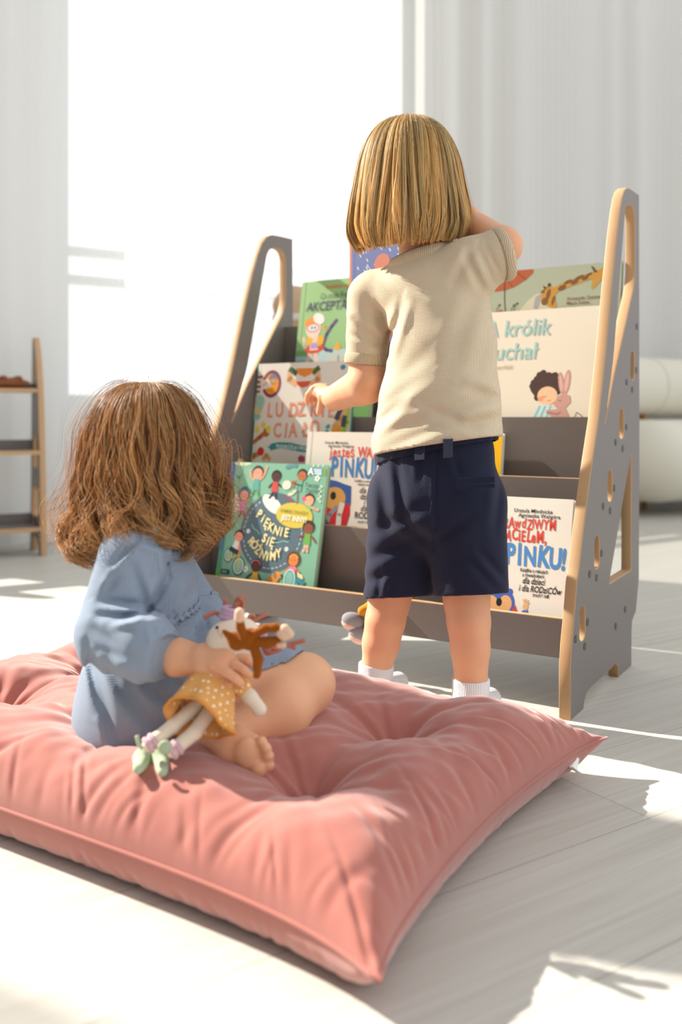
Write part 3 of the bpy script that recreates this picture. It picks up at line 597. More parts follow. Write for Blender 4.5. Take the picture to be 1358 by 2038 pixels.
p.poly(b.pts((320, 1620), (400, 1600), (440, 1720), (330, 1760), (250, 1740)), 'cf4a34'); p.ell(*b.q(180, 1560), 200 * u, 190 * u, '4a63b0'); p.ell(*b.q(320, 1420), 42 * u, 50 * u, '4a63b0', rot=-30)
p.ell(*b.q(60, 1580), 85 * u, 105 * u, 'e6ab72'); p.ell(*b.q(260, 1580), 85 * u, 105 * u, 'e6ab72'); p.ell(*b.q(160, 1660), 130 * u, 90 * u, 'e6ab72'); p.ell(*b.q(170, 1560), 40 * u, 52 * u, '1f1c20')
p.poly(b.pts((495, 1680), (580, 1670), (585, 1770), (490, 1760)), '5a70b4'); p.ell(*b.q(545, 1625), 36 * u, 45 * u, 'e3b27c')
for x0, y0 in ((515, 1520), (548, 1515), (585, 1535), (600, 1570)): p.line(b.pts((545, 1620), (x0, y0)), 16 * u, 'e3b27c')
b.clip(p).obj('cover_illustration', b.root)
# --- white book with the big orange title
b = Book('white picture book titled in big orange letters with a purple round seal', 'e6e0d4', .836, .262, .292, .012, brd=(.285, .480), zb=.314, lean=7, zoom=(480, 720, 5.658), back='2f8f83'); u = b.unit
p = Print()
for i in range(4): p.poly(b.pts((165 - i * 4, 160 + 55 * i), (250 - i * 12, 155 + 55 * i), (245 - i * 12, 185 + 55 * i), (160 - i * 4, 190 + 55 * i)), '8d4a45')
for x0, y0, rx, ry, c in ((205, 450, 60, 60, '9cc9b8'), (140, 440, 30, 60, 'd8874a'), (190, 550, 45, 40, 'e3bd6c'), (160, 620, 60, 30, '8cbfae'), (215, 520, 30, 24, '9cc9b8')): p.ell(*b.q(x0, y0), rx * u, ry * u, c)
p.poly(b.pts((100, 690), (130, 670), (140, 760), (120, 900), (75, 1000), (70, 960)), '7b2f2b'); p.line(b.pts((130, 910), (210, 850), (270, 800)), 42 * u, 'b56a3a'); p.ell(*b.q(285, 795), 36 * u, 40 * u, 'b56a3a')
for x0, y0 in ((180, 770), (250, 715), (310, 760)): p.ell(*b.q(x0, y0), 26 * u, 34 * u, 'e3cf5c')
p.line(b.pts((70, 1085), (150, 1055), (230, 1020)), 46 * u, 'c98a4a'); p.ell(*b.q(222, 1010), 36 * u, 38 * u, 'd23a2a'); p.line(b.pts((250, 1100), (285, 1050), (320, 1100)), 40 * u, 'd6a463')
x, y = b.q(345, 250); p.ell(x, y, .0272, .0322, '823a64'); p.ell(x, y, .0205, .0245, 'e79a22'); p.poly(b.pts((215, 205), (310, 195), (345, 290), (235, 315)), 'e6e2d8'); p.line(b.pts((250, 270), (290, 235)), 14 * u, 'e2b84c'); p.ell(*b.q(365, 195), 45 * u, 48 * u, '77848b', rot=20); p.ell(*b.q(370, 215), 40 * u, 20 * u, 'd79a5c')
p.line(b.pts((560, 110), (545, 200), (620, 250)), 60 * u, 'e4b486'); p.line(b.pts((860, 110), (870, 200), (800, 250)), 60 * u, 'e4b486'); p.line(b.pts((555, 85), (620, 130)), 46 * u, '48683e'); p.line(b.pts((875, 70), (815, 120)), 46 * u, '48683e')
p.poly(b.pts((620, 75), (830, 70), (790, 140), (715, 175), (650, 145)), 'e88a35'); p.poly(b.pts((620, 225), (790, 215), (760, 275), (690, 295), (640, 265)), 'e0573b')
p.poly(b.pts((1090, 540), (1260, 520), (1250, 800), (1090, 800), (1060, 680)), 'd9d4c6'); p.line(b.pts((1200, 540), (1120, 640), (1060, 730)), 60 * u, 'd8ab78'); p.line(b.pts((1230, 540), (1190, 680), (1150, 800)), 50 * u, '9fc23e'); p.line(b.pts((1120, 540), (1075, 640)), 46 * u, '4b4b50'); p.line(b.pts((1170, 620), (1150, 720)), 46 * u, '4b4b50'); p.ell(*b.q(1075, 765), 50 * u, 44 * u, 'e8a03c')
for x0, y0 in ((980, 730), (965, 790)): p.ell(*b.q(x0, y0), 24 * u, 18 * u, '4fa9a0', rot=30)
p.poly([b.q(*q) for q in ((300, 965), (345, 920), (430, 905), (560, 910), (700, 945), (760, 945), (760, 1020), (640, 1010), (520, 985), (430, 975), (330, 1000), (325, 975))], '3f9296')
p.poly(b.pts((640, 1080), (670, 1050), (720, 1070), (720, 1130), (650, 1130)), 'b84a66'); p.ell(*b.q(1150, 60), 26 * u, 22 * u, '3f93b0')
b.clip(p).obj('cover_illustration', b.root)
mo = mat('print_e0653b', 'e0653b', .5); ml = mat('print_efa184', 'f2ae92', .5)
def big(items, m, z, bold): lettering('title', [T(c, sz, x=b.q(x0, y0)[0], y=b.q(x0, y0)[1], bold=bold, sx=.72, rot=R(r)) for c, x0, y0, sz, r in items], m, b.root, z)
W1 = [('L', 290, 620, .046, -3), ('U', 385, 620, .046, 2), ('D', 530, 618, .046, -2), ('Z', 635, 612, .045, 3), ('K', 775, 612, .045, 0), ('I', 905, 620, .045, 2), ('E', 975, 622, .045, -2), ('C', 365, 850, .046, 4), ('I', 485, 850, .046, -2), ('A', 540, 848, .046, 2), ('Ł', 690, 842, .046, 0), ('O', 775, 822, .046, 4)]
big(W1, mo, .0007, .022); big([(c, x0 + 4, y0 - 2, sz, r) for c, x0, y0, sz, r in W1], ml, .0009, -.012)
lettering('subtitle', [T('PODRÓŻUJ I POZNAJ', .0112, x=b.q(395, 968)[0], y=b.q(395, 968)[1], bold=.03, rot=R(-3))], mat('print_dfeee8', 'dfeee8', .5), b.root, .0009)
# --- green book
b = Book('green picture book with a child in swimming goggles, in the top pocket', '9cc487', .785, .215, .384, .016, brd=(.398, .700), zb=.426, lean=9, zoom=(560, 540, 8.4875)); u = b.unit
p = Print()
p.poly([(.0, .0), (b.w, 0), (b.w, b.q(400, 1340)[1]), (0, b.q(400, 1340)[1])], '78ad62'); p.poly([(.0, b.q(300, 1520)[1]), (b.w, b.q(300, 1520)[1]), (b.w, b.q(300, 1440)[1]), (0, b.q(300, 1440)[1])], 'a9c8d2')
p.poly(b.pts((640, 1330), (1100, 1310), (1300, 1310), (1300, 1700), (600, 1700)), 'bcd6d6'); p.poly(b.pts((760, 1400), (1300, 1370), (1300, 1700), (740, 1700)), 'cbd3c4')
p.line(b.pts((940, 820), (850, 930), (770, 1060), (725, 1180), (695, 1260), (760, 1330), (860, 1345)), 44 * u, '5d4a80')
p.line(b.pts((500, 1340), (440, 1540)), 70 * u, 'f0cdb8'); p.line(b.pts((570, 1340), (600, 1540)), 70 * u, 'f0cdb8'); p.ell(*b.q(360, 1580), 100 * u, 28 * u, '7f6aa0', rot=8); p.ell(*b.q(665, 1570), 95 * u, 30 * u, 'd23f2c', rot=-4)
p.ell(*b.q(560, 1310), 150 * u, 62 * u, 'd8452c', rot=6); p.poly(b.pts((500, 1060), (630, 1050), (620, 1330), (480, 1340)), 'f0cdb8'); p.poly(b.pts((500, 1215), (610, 1205), (625, 1300), (495, 1310)), 'b79ac6')
p.line(b.pts((380, 1130), (400, 1230), (480, 1200)), 44 * u, 'f0cdb8'); p.ell(*b.q(480, 1170), 48 * u, 65 * u, 'e8b51e', rot=-10); p.ell(*b.q(665, 1165), 52 * u, 72 * u, 'e8b51e', rot=-10)
p.ell(*b.q(545, 975), 115 * u, 120 * u, 'f3d5c3'); p.ell(*b.q(545, 850), 140 * u, 70 * u, 'f0953a', rot=10); p.ell(*b.q(640, 800), 95 * u, 70 * u, 'ecebe6', rot=-30); p.line(b.pts((700, 950), (745, 930), (740, 990)), 30 * u, 'f0b53a')
x, y = b.q(540, 955); p.ell(x, y, 100 * u, 62 * u, 'df5f4c'); p.ell(x, y, 84 * u, 47 * u, 'dfe6e6'); p.ell(x - 20 * u, y, 12 * u, 20 * u, '2a2622'); p.ell(x + 30 * u, y, 12 * u, 20 * u, '2a2622')
p.ell(*b.q(950, 1280), 46 * u, 44 * u, 'efb02a'); p.ell(*b.q(950, 1230), 20 * u, 26 * u, 'efb02a'); p.ell(*b.q(1040, 1620), 34 * u, 30 * u, '3f93b0')
b.clip(p).obj('cover_illustration', b.root)
lettering('title', [T('AKCEPTACJA', .031, x=b.q(420, 680)[0], y=b.q(420, 680)[1], bold=.012, shear=.15, sx=.84)], mat('print_4a4468', '4a4468', .5), b.root, .0007)
lettering('subtitle', [T('Co zrobi Frania?', .020, x=b.q(655, 470)[0], y=b.q(655, 470)[1], shear=.2, sx=.72)], mat('print_55685a', '55685a', .5), b.root, .0007)
lettering('author_name', [T('BARBARA SUPEŁ', .0115, x=b.q(750, 298)[0], y=b.q(750, 298)[1], bold=.02)], mat('print_df8a4c', 'df8a4c', .5), b.root, .0007)
lettering('podium_number', [T('1', .026, x=b.q(910, 1540)[0], y=b.q(910, 1540)[1])], mat('print_d9a9a0', 'd9a9a0', .5), b.root, .0007)
# --- sage giraffe book
b = Book('sage green picture book with a giraffe and a rust umbrella on it', 'a3ab94', .318, .294, .367, .010, brd=(.398, .700), zb=.4255, lean=9, zoom=(970, 510, 5.658)); u = b.unit
p = Print()
p.poly(b.pts((60, 380), (95, 400), (200, 385), (320, 340), (440, 260), (520, 185), (520, 145), (280, 160), (120, 235), (70, 320)), 'a9562f')
for q in (((60, 320), (205, 240), (190, 390)), ((205, 240), (290, 350)), ((320, 170), (440, 265))): p.line(b.pts(*q), 7 * u, '5f3524')
p.line(b.pts((205, 240), (195, 480), (205, 640)), 9 * u, '3c3a34')
p.poly(b.pts((340, 640), (470, 490), (560, 420), (640, 415), (700, 560), (780, 580), (780, 660), (330, 700)), 'c3bda4'); p.poly(b.pts((520, 590), (545, 460), (610, 420), (610, 500), (570, 600)), '9b9c98')
p.poly(b.pts((740, 360), (830, 310), (960, 260), (1100, 205), (1210, 180), (1310, 120), (1310, 240), (1240, 320), (1190, 370), (1170, 350), (1195, 250), (1080, 290), (930, 345), (800, 400), (760, 440)), 'b98a3c')
for x0, y0, rx, ry in ((845, 355, 45, 26), (910, 290, 45, 18), (985, 290, 42, 24), (1040, 240, 50, 18), (1105, 245, 36, 22), (1150, 205, 36, 14)): p.ell(*b.q(x0, y0), rx * u, ry * u, '74502a', rot=22)
p.poly(b.pts((1170, 110), (1195, 115), (1250, 180), (1205, 185)), '6f4a2a'); p.poly(b.pts((610, 420), (640, 380), (650, 350), (720, 330), (760, 380), (770, 480), (780, 590), (740, 590), (650, 550), (610, 500)), 'b98a3c')
for x0, y0, rx, ry in ((650, 510, 36, 40), (690, 430, 22, 60), (745, 500, 16, 50)): p.ell(*b.q(x0, y0), rx * u, ry * u, '7a5228', rot=-12)
p.poly(b.pts((625, 330), (680, 355), (650, 380)), '5a3f26'); p.ell(*b.q(700, 325), 16 * u, 22 * u, '4a3726'); p.poly(b.pts((600, 410), (625, 380), (660, 370), (640, 420)), '7a5228')
for x0, y0 in ((100, 590), (265, 590), (300, 570)): p.line(b.pts((x0, y0 + 50), (x0 + 10, y0), (x0 + 35, y0 - 30)), 6 * u, '4e5240'); p.ell(*b.q(x0 + 38, y0 - 38), 14 * u, 10 * u, '4e4438', rot=40)
p.ell(*b.q(150, 625), 30 * u, 20 * u, 'a8502f')
b.clip(p).obj('cover_illustration', b.root)
lettering('author_name', [T('Armando Quintero', .0098, x=b.q(895, 497)[0], y=b.q(895, 497)[1], bold=.01), T('Maco Soma', .0098, x=b.q(893, 547)[0], y=b.q(893, 547)[1], bold=.01)], mat('print_7d5440', '7d5440', .5), b.root, .0007)
# --- ivory rabbit book
b = Book('ivory picture book with pale blue title and a child hugging a pink rabbit', 'e4ddcb', .305, .272, .276, .010, db=.3195, zb=.4255, lean=9, zoom=(940, 480, 3.772)); u = b.unit
mt_ = mat('print_9ccbc6', '9ccbc6', .5)
lettering('title', [T('A królik', .049, x=b.q(262, 715)[0] - .048, y=b.q(262, 715)[1], shear=.12, sx=.86, bold=.008), T('słuchał', .049, x=b.q(205, 890)[0] - .040, y=b.q(205, 890)[1], shear=.12, sx=.90, bold=.008)], mt_, b.root, .0007)
lettering('author_name', [T('Cori Doerrfeld', .0125, x=b.q(195, 962)[0] - .042, y=b.q(195, 962)[1], sx=.95)], mat('print_b99a73', 'b99a73', .5), b.root, .0007)
p = Print(); rr_ = random.Random(4)
for i in range(26): t = i * .2417 + .2; p.ell(b.q(555, 1105)[0] + .0265 * math.cos(t) * rr_.uniform(.8, 1.1), b.q(555, 1090)[1] + .0265 * math.sin(t) * rr_.uniform(.75, 1.1), .0068, None, '4b3833', n=12)
p.ell(*b.q(555, 1095), .026, .024, '4b3833'); p.ell(*b.q(565, 1160), .0205, .0185, 'f0c39d'); p.ell(*b.q(515, 1185), .006, .005, 'e79a7c'); p.line(b.pts((530, 1165), (545, 1172), (560, 1162)), .0011, '4a3430'); p.line(b.pts((565, 1195), (580, 1200), (592, 1192)), .001, '8a4a40')
p.poly(b.pts((455, 1330), (475, 1260), (510, 1222), (590, 1230), (640, 1290), (650, 1340)), 'cfe0de')
for i in range(3): p.line(b.pts((470 + 45 * i, 1325), (510 + 40 * i, 1240)), .0045, '8cc3c6')
p.poly(b.pts((610, 1225), (640, 1170), (690, 1140), (735, 1160), (740, 1210), (700, 1250), (735, 1330), (620, 1340), (560, 1290), (560, 1268), (640, 1262)), 'c99c91')
p.ell(*b.q(668, 1065), .0052, .0225, 'c99c91', rot=8); p.ell(*b.q(712, 1055), .0062, .024, 'c99c91', rot=-6); p.ell(*b.q(668, 1068), .0024, .0165, 'dfb3a6', rot=8); p.ell(*b.q(712, 1060), .003, .018, 'dfb3a6', rot=-6)
p.line(b.pts((648, 1195), (660, 1200), (672, 1194)), .001, '5a3a34'); p.line(b.pts((560, 1285), (640, 1300), (665, 1285)), .003, 'a9776d'); p.line(b.pts((770, 1320), (785, 1285), (810, 1300), (830, 1320)), .0012, '6a4a40')
b.clip(p).obj('cover_illustration', b.root)
# --- small yellow book mostly behind the standing child
b = Book('small bright yellow book just right of the standing child, in the third pocket', 'eeb80f', .365, .145, .136, .014, brd=(.285, .480), zb=.314, lean=8, back='e8e6e0')
# --- periwinkle book held up by the standing child
held = Book('periwinkle blue picture book with white raindrops, held up before the standing child', '6f7caf', .438, .212, .235, .010, db=.048, zb=.612, lean=10, roll=6, zoom=(660, 220, 3.395), back='d98a6a'); b = held; u = b.unit
p = Print(); rr_ = random.Random(6)
for i in range(90):
    x, y = rr_.uniform(.018, b.w - .008), rr_.uniform(.01, b.h - .01); p.line([(x - .0014, y + .0028), (x + .0014, y - .0028)], .0017, 'eceef2')
p.ell(*b.q(345, 1035), .017, .020, 'c97f68')
b.clip(p).obj('cover_illustration', b.root)
# ---------------------------------------------------------------- floor cushion
CL, CD = .885, .60; SEAM = .046
TUFTS = [(x, -y) for x in (.175, .435, .695) for y in (.238, .425)]
def C(l, d, z=0): return Vector((.344, 1.2189, 0)) - L2 * float(l) + D2 * float(d) + ZU * float(z)       # cushion coordinates -> world
rc = random.Random(11)
radial = []
for (tx, ty) in TUFTS:
    base = rc.uniform(0, 6.28); n = 11
    for k in range(n):
        a = base + 2 * math.pi * k / n + rc.uniform(-.16, .16)
        ln = rc.uniform(.05, .10)
        if abs(math.sin(a)) < .35 or abs(math.cos(a)) < .3: ln *= 1.5
        radial.append((tx, ty, a, ln, rc.uniform(.0030, .0062), rc.uniform(.0045, .008), rc.uniform(-3, 3)))
edgew = []
for side in range(4):
    x = 0; Lm = CL if side < 2 else CD
    while x < Lm:
        x += rc.choice((.009, .014, .02, .045)) * rc.uniform(.7, 1.4); edgew.append((side, x, rc.choice((.018, .028, .04, .06)), rc.uniform(.0012, .0044), rc.uniform(.0036, .0075), rc.uniform(-.8, .8)))
soft = [(rc.uniform(-60, 60), rc.uniform(-60, 60), rc.uniform(0, 6), rc.uniform(.0004, .0013)) for _ in range(14)] + [(rc.uniform(-170, 170), rc.uniform(-170, 170), rc.uniform(0, 6), .0003) for _ in range(10)]
def cushion_z(l, d, top):
    """height of the cushion's upper or lower sheet, arrays in cushion coordinates measured before the edges bow in"""
    el, ed = np.minimum(l, CL - l), np.minimum(-d, CD + d)
    def prof(s, w_): t = np.clip(s / w_, 0, 1); return np.clip(1 - (1 - t) ** 2.7, 0, 1) ** .55
    far = np.sqrt(np.clip(1 - (1 - np.clip(-d / .20, 0, 1)) ** 2.0, 0, 1)); e = prof(el, .125) * prof(np.where(-d < CD / 2, .3, ed), .125) * np.where(-d < CD / 2, far, 1)
    if not top:
        z = SEAM - (SEAM - .001) * prof(el, .055) * prof(ed, .055)
        for side, x0, ln, dep, wd, sl in edgew:
            s = -d if side == 0 else CD + d if side == 1 else l if side == 2 else CL - l
            c = (l if side < 2 else -d) - x0 - .004 + sl * s; z += dep * .8 * np.exp(-(s / .03) ** 2) * np.clip(s / .010, 0, 1) * np.exp(-(c / wd) ** 2)
        return np.maximum(z, .0008)
    z = SEAM + .074 * e
    for tx, ty in TUFTS:
        r = np.hypot(l - tx, d - ty); z -= (.034 * np.exp(-r / .028) + .020 * np.exp(-(r / .075) ** 2)) * np.minimum(e * 1.2, 1)
    for y in (-.238, -.425): z -= .006 * np.exp(-((d - y) / .03) ** 2) * e
    for x in (.175, .435, .695): z -= .006 * np.exp(-((l - x) / .03) ** 2) * e
    for tx, ty, a, ln, dep, wd, cv in radial:
        x, y = l - tx, d - ty; u = x * math.cos(a) + y * math.sin(a); v = -x * math.sin(a) + y * math.cos(a) + cv * u * u
        g = np.clip(u / .012, 0, 1) * np.exp(-np.clip(u, 0, 9) / ln) * (u > 0); ww = wd * (.55 + np.clip(u, 0, .1) * 9)
        z -= dep * e * g * (np.exp(-(v / ww) ** 2) - .55 * np.exp(-((v - 1.9 * ww) / (1.2 * ww)) ** 2))
    for side, x0, ln, dep, wd, sl in edgew:
        s = -d if side == 0 else CD + d if side == 1 else l if side == 2 else CL - l
        c = (l if side < 2 else -d) - x0 + sl * s
        g = np.exp(-(s / ln) ** 2) * np.clip(s / .010, 0, 1)
        z -= dep * g * (np.exp(-(c / wd) ** 2) - .45 * np.exp(-((c - 2.0 * wd) / (1.3 * wd)) ** 2))
    for fx_, fy_, p_, a_ in soft: z += a_ * e * np.sin(fx_ * l + fy_ * d + p_)
    return z
def cushion_xy(l, d):
    u, v = 2 * l / CL - 1, 2 * -d / CD - 1
    l2 = l - .028 * np.sign(u) * np.abs(u) ** 3 * (1 - v ** 2) ** 1 * 1.0
    d2 = d + .034 * np.sign(v) * np.abs(v) ** 3 * (1 - u ** 4)
    cr = np.abs(u * v) ** 14 * .012
    return l2 + np.sign(u) * cr, d2 - np.sign(v) * cr
def csheet(top, nl=430, nd=290):
    t = np.linspace(0, 1, nl); gl = CL * (t - .030 * np.sin(2 * np.pi * t) / 1.0)
    t = np.linspace(0, 1, nd); gd = -CD * (t - .040 * np.sin(2 * np.pi * t))
    l, d = np.meshgrid(gl, gd, indexing='ij'); z = cushion_z(l, d, top); x, y = cushion_xy(l, d)
    P = np.array(C(0, 0))[None, None] - x[..., None] * np.array(L2) + y[..., None] * np.array(D2); P[..., 2] += z
    i = np.arange(nl * nd).reshape(nl, nd); q = np.stack([i[:-1, :-1], i[1:, :-1], i[1:, 1:], i[:-1, 1:]], -1).reshape(-1, 4)
    return P.reshape(-1, 3), q
mvel = mat('dusty_pink_velvet', 'aa6b61', .85, .10, sheen=.75, pale=.65, bump=('noise', 900, .06), tint=(14, 'a3635a', .6))
V1, Q1 = csheet(True); V2, Q2 = csheet(False, 300, 200)
cush = thing('floor_cushion', C(CL / 2, -CD / 2, 0), 'large tufted dusty pink velvet floor cushion lying before the book shelf', 'cushion')
me = bpy.data.meshes.new('cover'); me.from_pydata(np.concatenate([V1, V2]).tolist(), [], np.concatenate([Q1[:, ::-1], Q2 + len(V1)]).tolist()); me.update()
link('cover', me, mvel, cush)
ts = np.concatenate([np.stack([np.linspace(0, CL, 90), np.zeros(90)], 1), np.stack([np.full(60, CL), np.linspace(0, -CD, 60)], 1)[1:], np.stack([np.linspace(CL, 0, 90), np.full(90, -CD)], 1)[1:], np.stack([np.zeros(60), np.linspace(-CD, 0, 60)], 1)[1:]])
x, y = cushion_xy(ts[:, 0], ts[:, 1])
vs, fs = tube([C(a, b, SEAM) for a, b in zip(x, y)], .0022, 6); pyd('piping', vs, fs, mvel, cush)
# white care label sewn in the right seam
lv = []
for i in range(9):
    t = i / 8; p = C(.018 + .004 * math.sin(t * 3) - .012 * t, -.052 - .030 * t, SEAM - .006 - .012 * math.sin(t * 2.6)); lv += [p, p + Vector((.010, -.004, -.006))]
o = pyd('care_label', lv, [(2 * i, 2 * i + 1, 2 * i + 3, 2 * i + 2) for i in range(8)], mat('white_label', 'f2f2f0', .6), cush); o['label'] = 'white care label'
mo = o.modifiers.new('s', 'SOLIDIFY'); mo.thickness = .0006
# ---------------------------------------------------------------- hair strands
def strand_mesh(P, r, cen, col, name, material, parent, extra=None):
    """P (n,m,3) polylines, r (n,m) half widths; flat ribbons with a little thickness"""
    n, m, _ = P.shape; Tn = np.gradient(P, axis=1); Tn /= np.linalg.norm(Tn, axis=2, keepdims=True) + 1e-9
    out = P - cen; A = np.cross(Tn, out); A /= np.linalg.norm(A, axis=2, keepdims=True) + 1e-9; Bv = np.cross(Tn, A)
    V = np.stack([P + A * r[..., None], P + Bv * r[..., None] * .5, P - A * r[..., None], P - Bv * r[..., None] * .5], 2).reshape(-1, 3)
    i = np.arange(n * m * 4).reshape(n, m, 4); j = np.roll(i, -1, 2)
    F = np.stack([i[:, :-1], j[:, :-1], j[:, 1:], i[:, 1:]], -1).reshape(-1, 4)
    Cc = np.repeat(col.reshape(n * m, 3), 4, 0)
    if extra: V0, F0_, C0 = extra; F = np.concatenate([F, F0_ + len(V)]); V = np.concatenate([V, V0]); Cc = np.concatenate([Cc, C0])
    me = bpy.data.meshes.new(name); me.vertices.add(len(V)); me.vertices.foreach_set('co', V.astype(np.float32).ravel())
    me.loops.add(F.size); me.loops.foreach_set('vertex_index', F.astype(np.int32).ravel()); me.polygons.add(len(F))
    me.polygons.foreach_set('loop_start', np.arange(0, F.size, 4, dtype=np.int32)); me.update(calc_edges=True)
    a = me.color_attributes.new('hair_col', 'FLOAT_COLOR', 'POINT'); a.data.foreach_set('color', np.concatenate([Cc, np.ones((len(V), 1))], 1).astype(np.float32).ravel())
    return link(name, me, material, parent)
def meridian(keys, t):
    k = np.array(keys); x = np.linspace(0, 1, len(k)); o = []
    for c in range(k.shape[1]):       # smooth interpolation
        y = k[:, c]; m = np.gradient(y, x); i = np.clip(np.searchsorted(x, t) - 1, 0, len(x) - 2); h = x[i + 1] - x[i]; s = (t - x[i]) / h
        o.append((2 * s ** 3 - 3 * s ** 2 + 1) * y[i] + (s ** 3 - 2 * s ** 2 + s) * h * m[i] + (-2 * s ** 3 + 3 * s ** 2) * y[i + 1] + (s ** 3 - s ** 2) * h * m[i + 1])
    return o
# ---------------------------------------------------------------- standing child
mskin = mat('skin', 'e2ab86', .5, .35, sss=.18, bump=('noise', 260, .05), tint=(18, 'dc9878', .5))
mlip = mat('lips', 'c9776a', .45); meye = mat('eye', '2c241f', .2, .5); mwhite = mat('eye_white', 'efece6', .3)
def Dv(v): return np.array(v, float)
rotB = Matrix((L2, D2, ZU)).transposed()
DB = -.095
def b_(px, py, dd=0): return B(px, py, DB + dd)
def face(s, c, ax, k=1.0):
    """face features on a head: c centre, ax = (right, forward, up); k = head half-width / .078"""
    X, Yf, Z = ax; P = lambda a, b, e: c + X * a * k + Yf * b * k + Z * e * k
    s.cone(P(0, .083, .0), P(0, .098, -.018), .006 * k, .0095 * k, .012 * k)                     # nose
    for q in (-1, 1): s.ell(P(q * .034, .070, -.024), (.026 * k,) * 3, .02 * k)              # cheeks
    s.ell(P(0, .068, -.066), (.024 * k, .02 * k, .016 * k), .02 * k, Matrix(ax).transposed())    # chin
    for q in (-1, 1): s.ell(P(q * .080, -.004, -.012), (.008 * k, .014 * k, .021 * k), .006 * k, Matrix(ax).transposed())
    for q in (-1, 1): s.ell(P(q * .030, .092, .008), (.014 * k, .012 * k, .009 * k), .006 * k, Matrix(ax).transposed(), True)
def eyes(parent, c, ax, k=1.0):
    X, Yf, Z = ax
    for q in (-1, 1):
        e = Soft().ell(c + X * q * .030 * k + Yf * .076 * k + Z * .008 * k, (.0125 * k, .011 * k, .0095 * k), 0, Matrix(ax).transposed()).obj('eye', .0016, mwhite, parent)
        Soft().ell(c + X * q * .030 * k + Yf * .0855 * k + Z * .007 * k, (.006 * k, .0035 * k, .006 * k), 0, Matrix(ax).transposed()).obj('iris', .0012, meye, e)
    Soft().ell(c + Yf * .086 * k - Z * .040 * k, (.017 * k, .006 * k, .005 * k), 0, Matrix(ax).transposed()).obj('mouth', .0014, mlip, parent)
def hand(s, wr, kn, fdir, thumb, up, size=1.0, curl=(.5, .6), spread=.0):
    """palm from wrist to knuckles, four curled fingers of different lengths and a thumb from the side of the palm.
    fdir: finger direction at the knuckles, up: back of the hand, thumb: direction the thumb leaves"""
    wr, kn, f, up, th = Vector(wr), Vector(kn), Vector(fdir).normalized(), Vector(up).normalized(), Vector(thumb).normalized()
    side = f.cross(up).normalized()
    if side.dot(th) < 0: side = -side                                            # side of the thumb
    w_ = .0115 * size
    for a, b, r in ((0, 0, .0115), (.8, .9, .0085), (-.8, -.9, .0085)):
        s.cone(wr.lerp(kn, .22) + side * a * w_ * .55, kn + side * b * w_ * 1.25, .0112 * size, r * size, .010)
    for i, (o, ln) in enumerate(((1.5, .92), (.5, 1.0), (-.5, .94), (-1.45, .76))):
        p = kn + side * o * w_; d = (f + side * o * spread).normalized(); l = .030 * ln * size; c1, c2 = curl
        a = p + d * l * .45; d1 = (d - up * c1).normalized(); q = a + d1 * l * .36; d2 = (d1 - up * c2).normalized(); e = q + d2 * l * .28
        s.cone(p - d * .006, a, .0060 * size, .0055 * size, .0012); s.cone(a, q, .0055 * size, .0051 * size, .0012); s.cone(q, e, .0051 * size, .0044 * size, .0012)
    b0 = wr.lerp(kn, .38) + side * w_ * 1.15; t1 = b0 + (th * .7 + f * .3).normalized() * .017 * size; t2 = t1 + (th * .35 + f * .75 - up * .2).normalized() * .016 * size
    s.cone(wr.lerp(kn, .25) + side * w_ * .6, b0, .0105 * size, .0092 * size, .007); s.cone(b0, t1, .0088 * size, .0072 * size, .004); s.cone(t1, t2, .0072 * size, .0056 * size, .002)
boy = thing('person', S(.215, DB, 0), 'toddler with blond bob seen from behind in beige shirt and navy shorts, standing at shelf', 'person')
hc = b_(815, 372, .01); fwd = (D2 * .94 - ZU * .30 - L2 * .1).normalized(); hx = fwd.cross(ZU).normalized(); hz = hx.cross(fwd)
s = Soft()
for (hp, kn, cf, an, rr) in (((925, 1010), (929, 1192), (936, 1268), (938, 1362), (.056, .0365, .0315, .0245)), ((808, 1020), (775, 1196), (762, 1262), (749, 1334), (.056, .0345, .0318, .0240))):
    p = [b_(*hp), b_(*kn, .006), b_(*cf, -.006), b_(*an, 0)]; s.chain([p[0], p[1], p[1].lerp(p[2], .6), p[2].lerp(p[3], .25), p[3]], (rr[0], rr[1], (rr[1] + rr[2]) * .497, rr[2] * .97, rr[3]), .005)
    f0 = p[3]; s.cone(f0, Vector((f0.x, f0.y, .026)) - D2 * .012, .0225, .024, .012); s.cone(Vector((f0.x, f0.y, .024)) - D2 * .006, Vector((f0.x, f0.y, .017)) + D2 * .075, .024, .016, .012)
s.ell(b_(866, 985), (.088, .068, .075), .03, rotB).ell(b_(872, 800), (.082, .066, .09), .03, rotB).ell(b_(872, 650), (.080, .058, .09), .03, rotB)
s.cone(b_(770, 575), b_(925, 530), .030, .030, .02).cone(b_(846, 545), b_(832, 450, .006), .036, .036, .02)
s.ell(hc, (.080, .088, .092), .015, Matrix((hx, fwd, hz)).transposed()); face(s, hc, (hx, fwd, hz))
aL = [b_(738, 592), b_(733, 762, -.005), b_(668, 792, .05), b_(652, 790, .06)]
s.chain([aL[0], b_(729, 715, -.004), aL[1], aL[2]], (.030, .0275, .0325, .0235), .012)
s.ell(b_(722, 772, .012), (.027, .027, .027), .015)
aR = [b_(945, 530), b_(1000, 490, .02), b_(930, 438, .085), b_(905, 436, .105)]
s.chain(aR, (.031, .029, .0215, .0185), .012)
hand(s, aL[2] + (aL[2] - aL[1]).normalized() * .004, b_(633, 775, .075), (b_(610, 800, .085) - b_(635, 772, .072)), b_(640, 825, .06) - b_(640, 780, .06), Vector((-.35, .1, .95)), .98, (.75, .9))
hand(s, aR[3], b_(888, 455, .125), b_(868, 468, .14) - b_(890, 452, .125), ZU, L2 * .3 - D2 * .8 + ZU * .3, .95, (.5, .5))
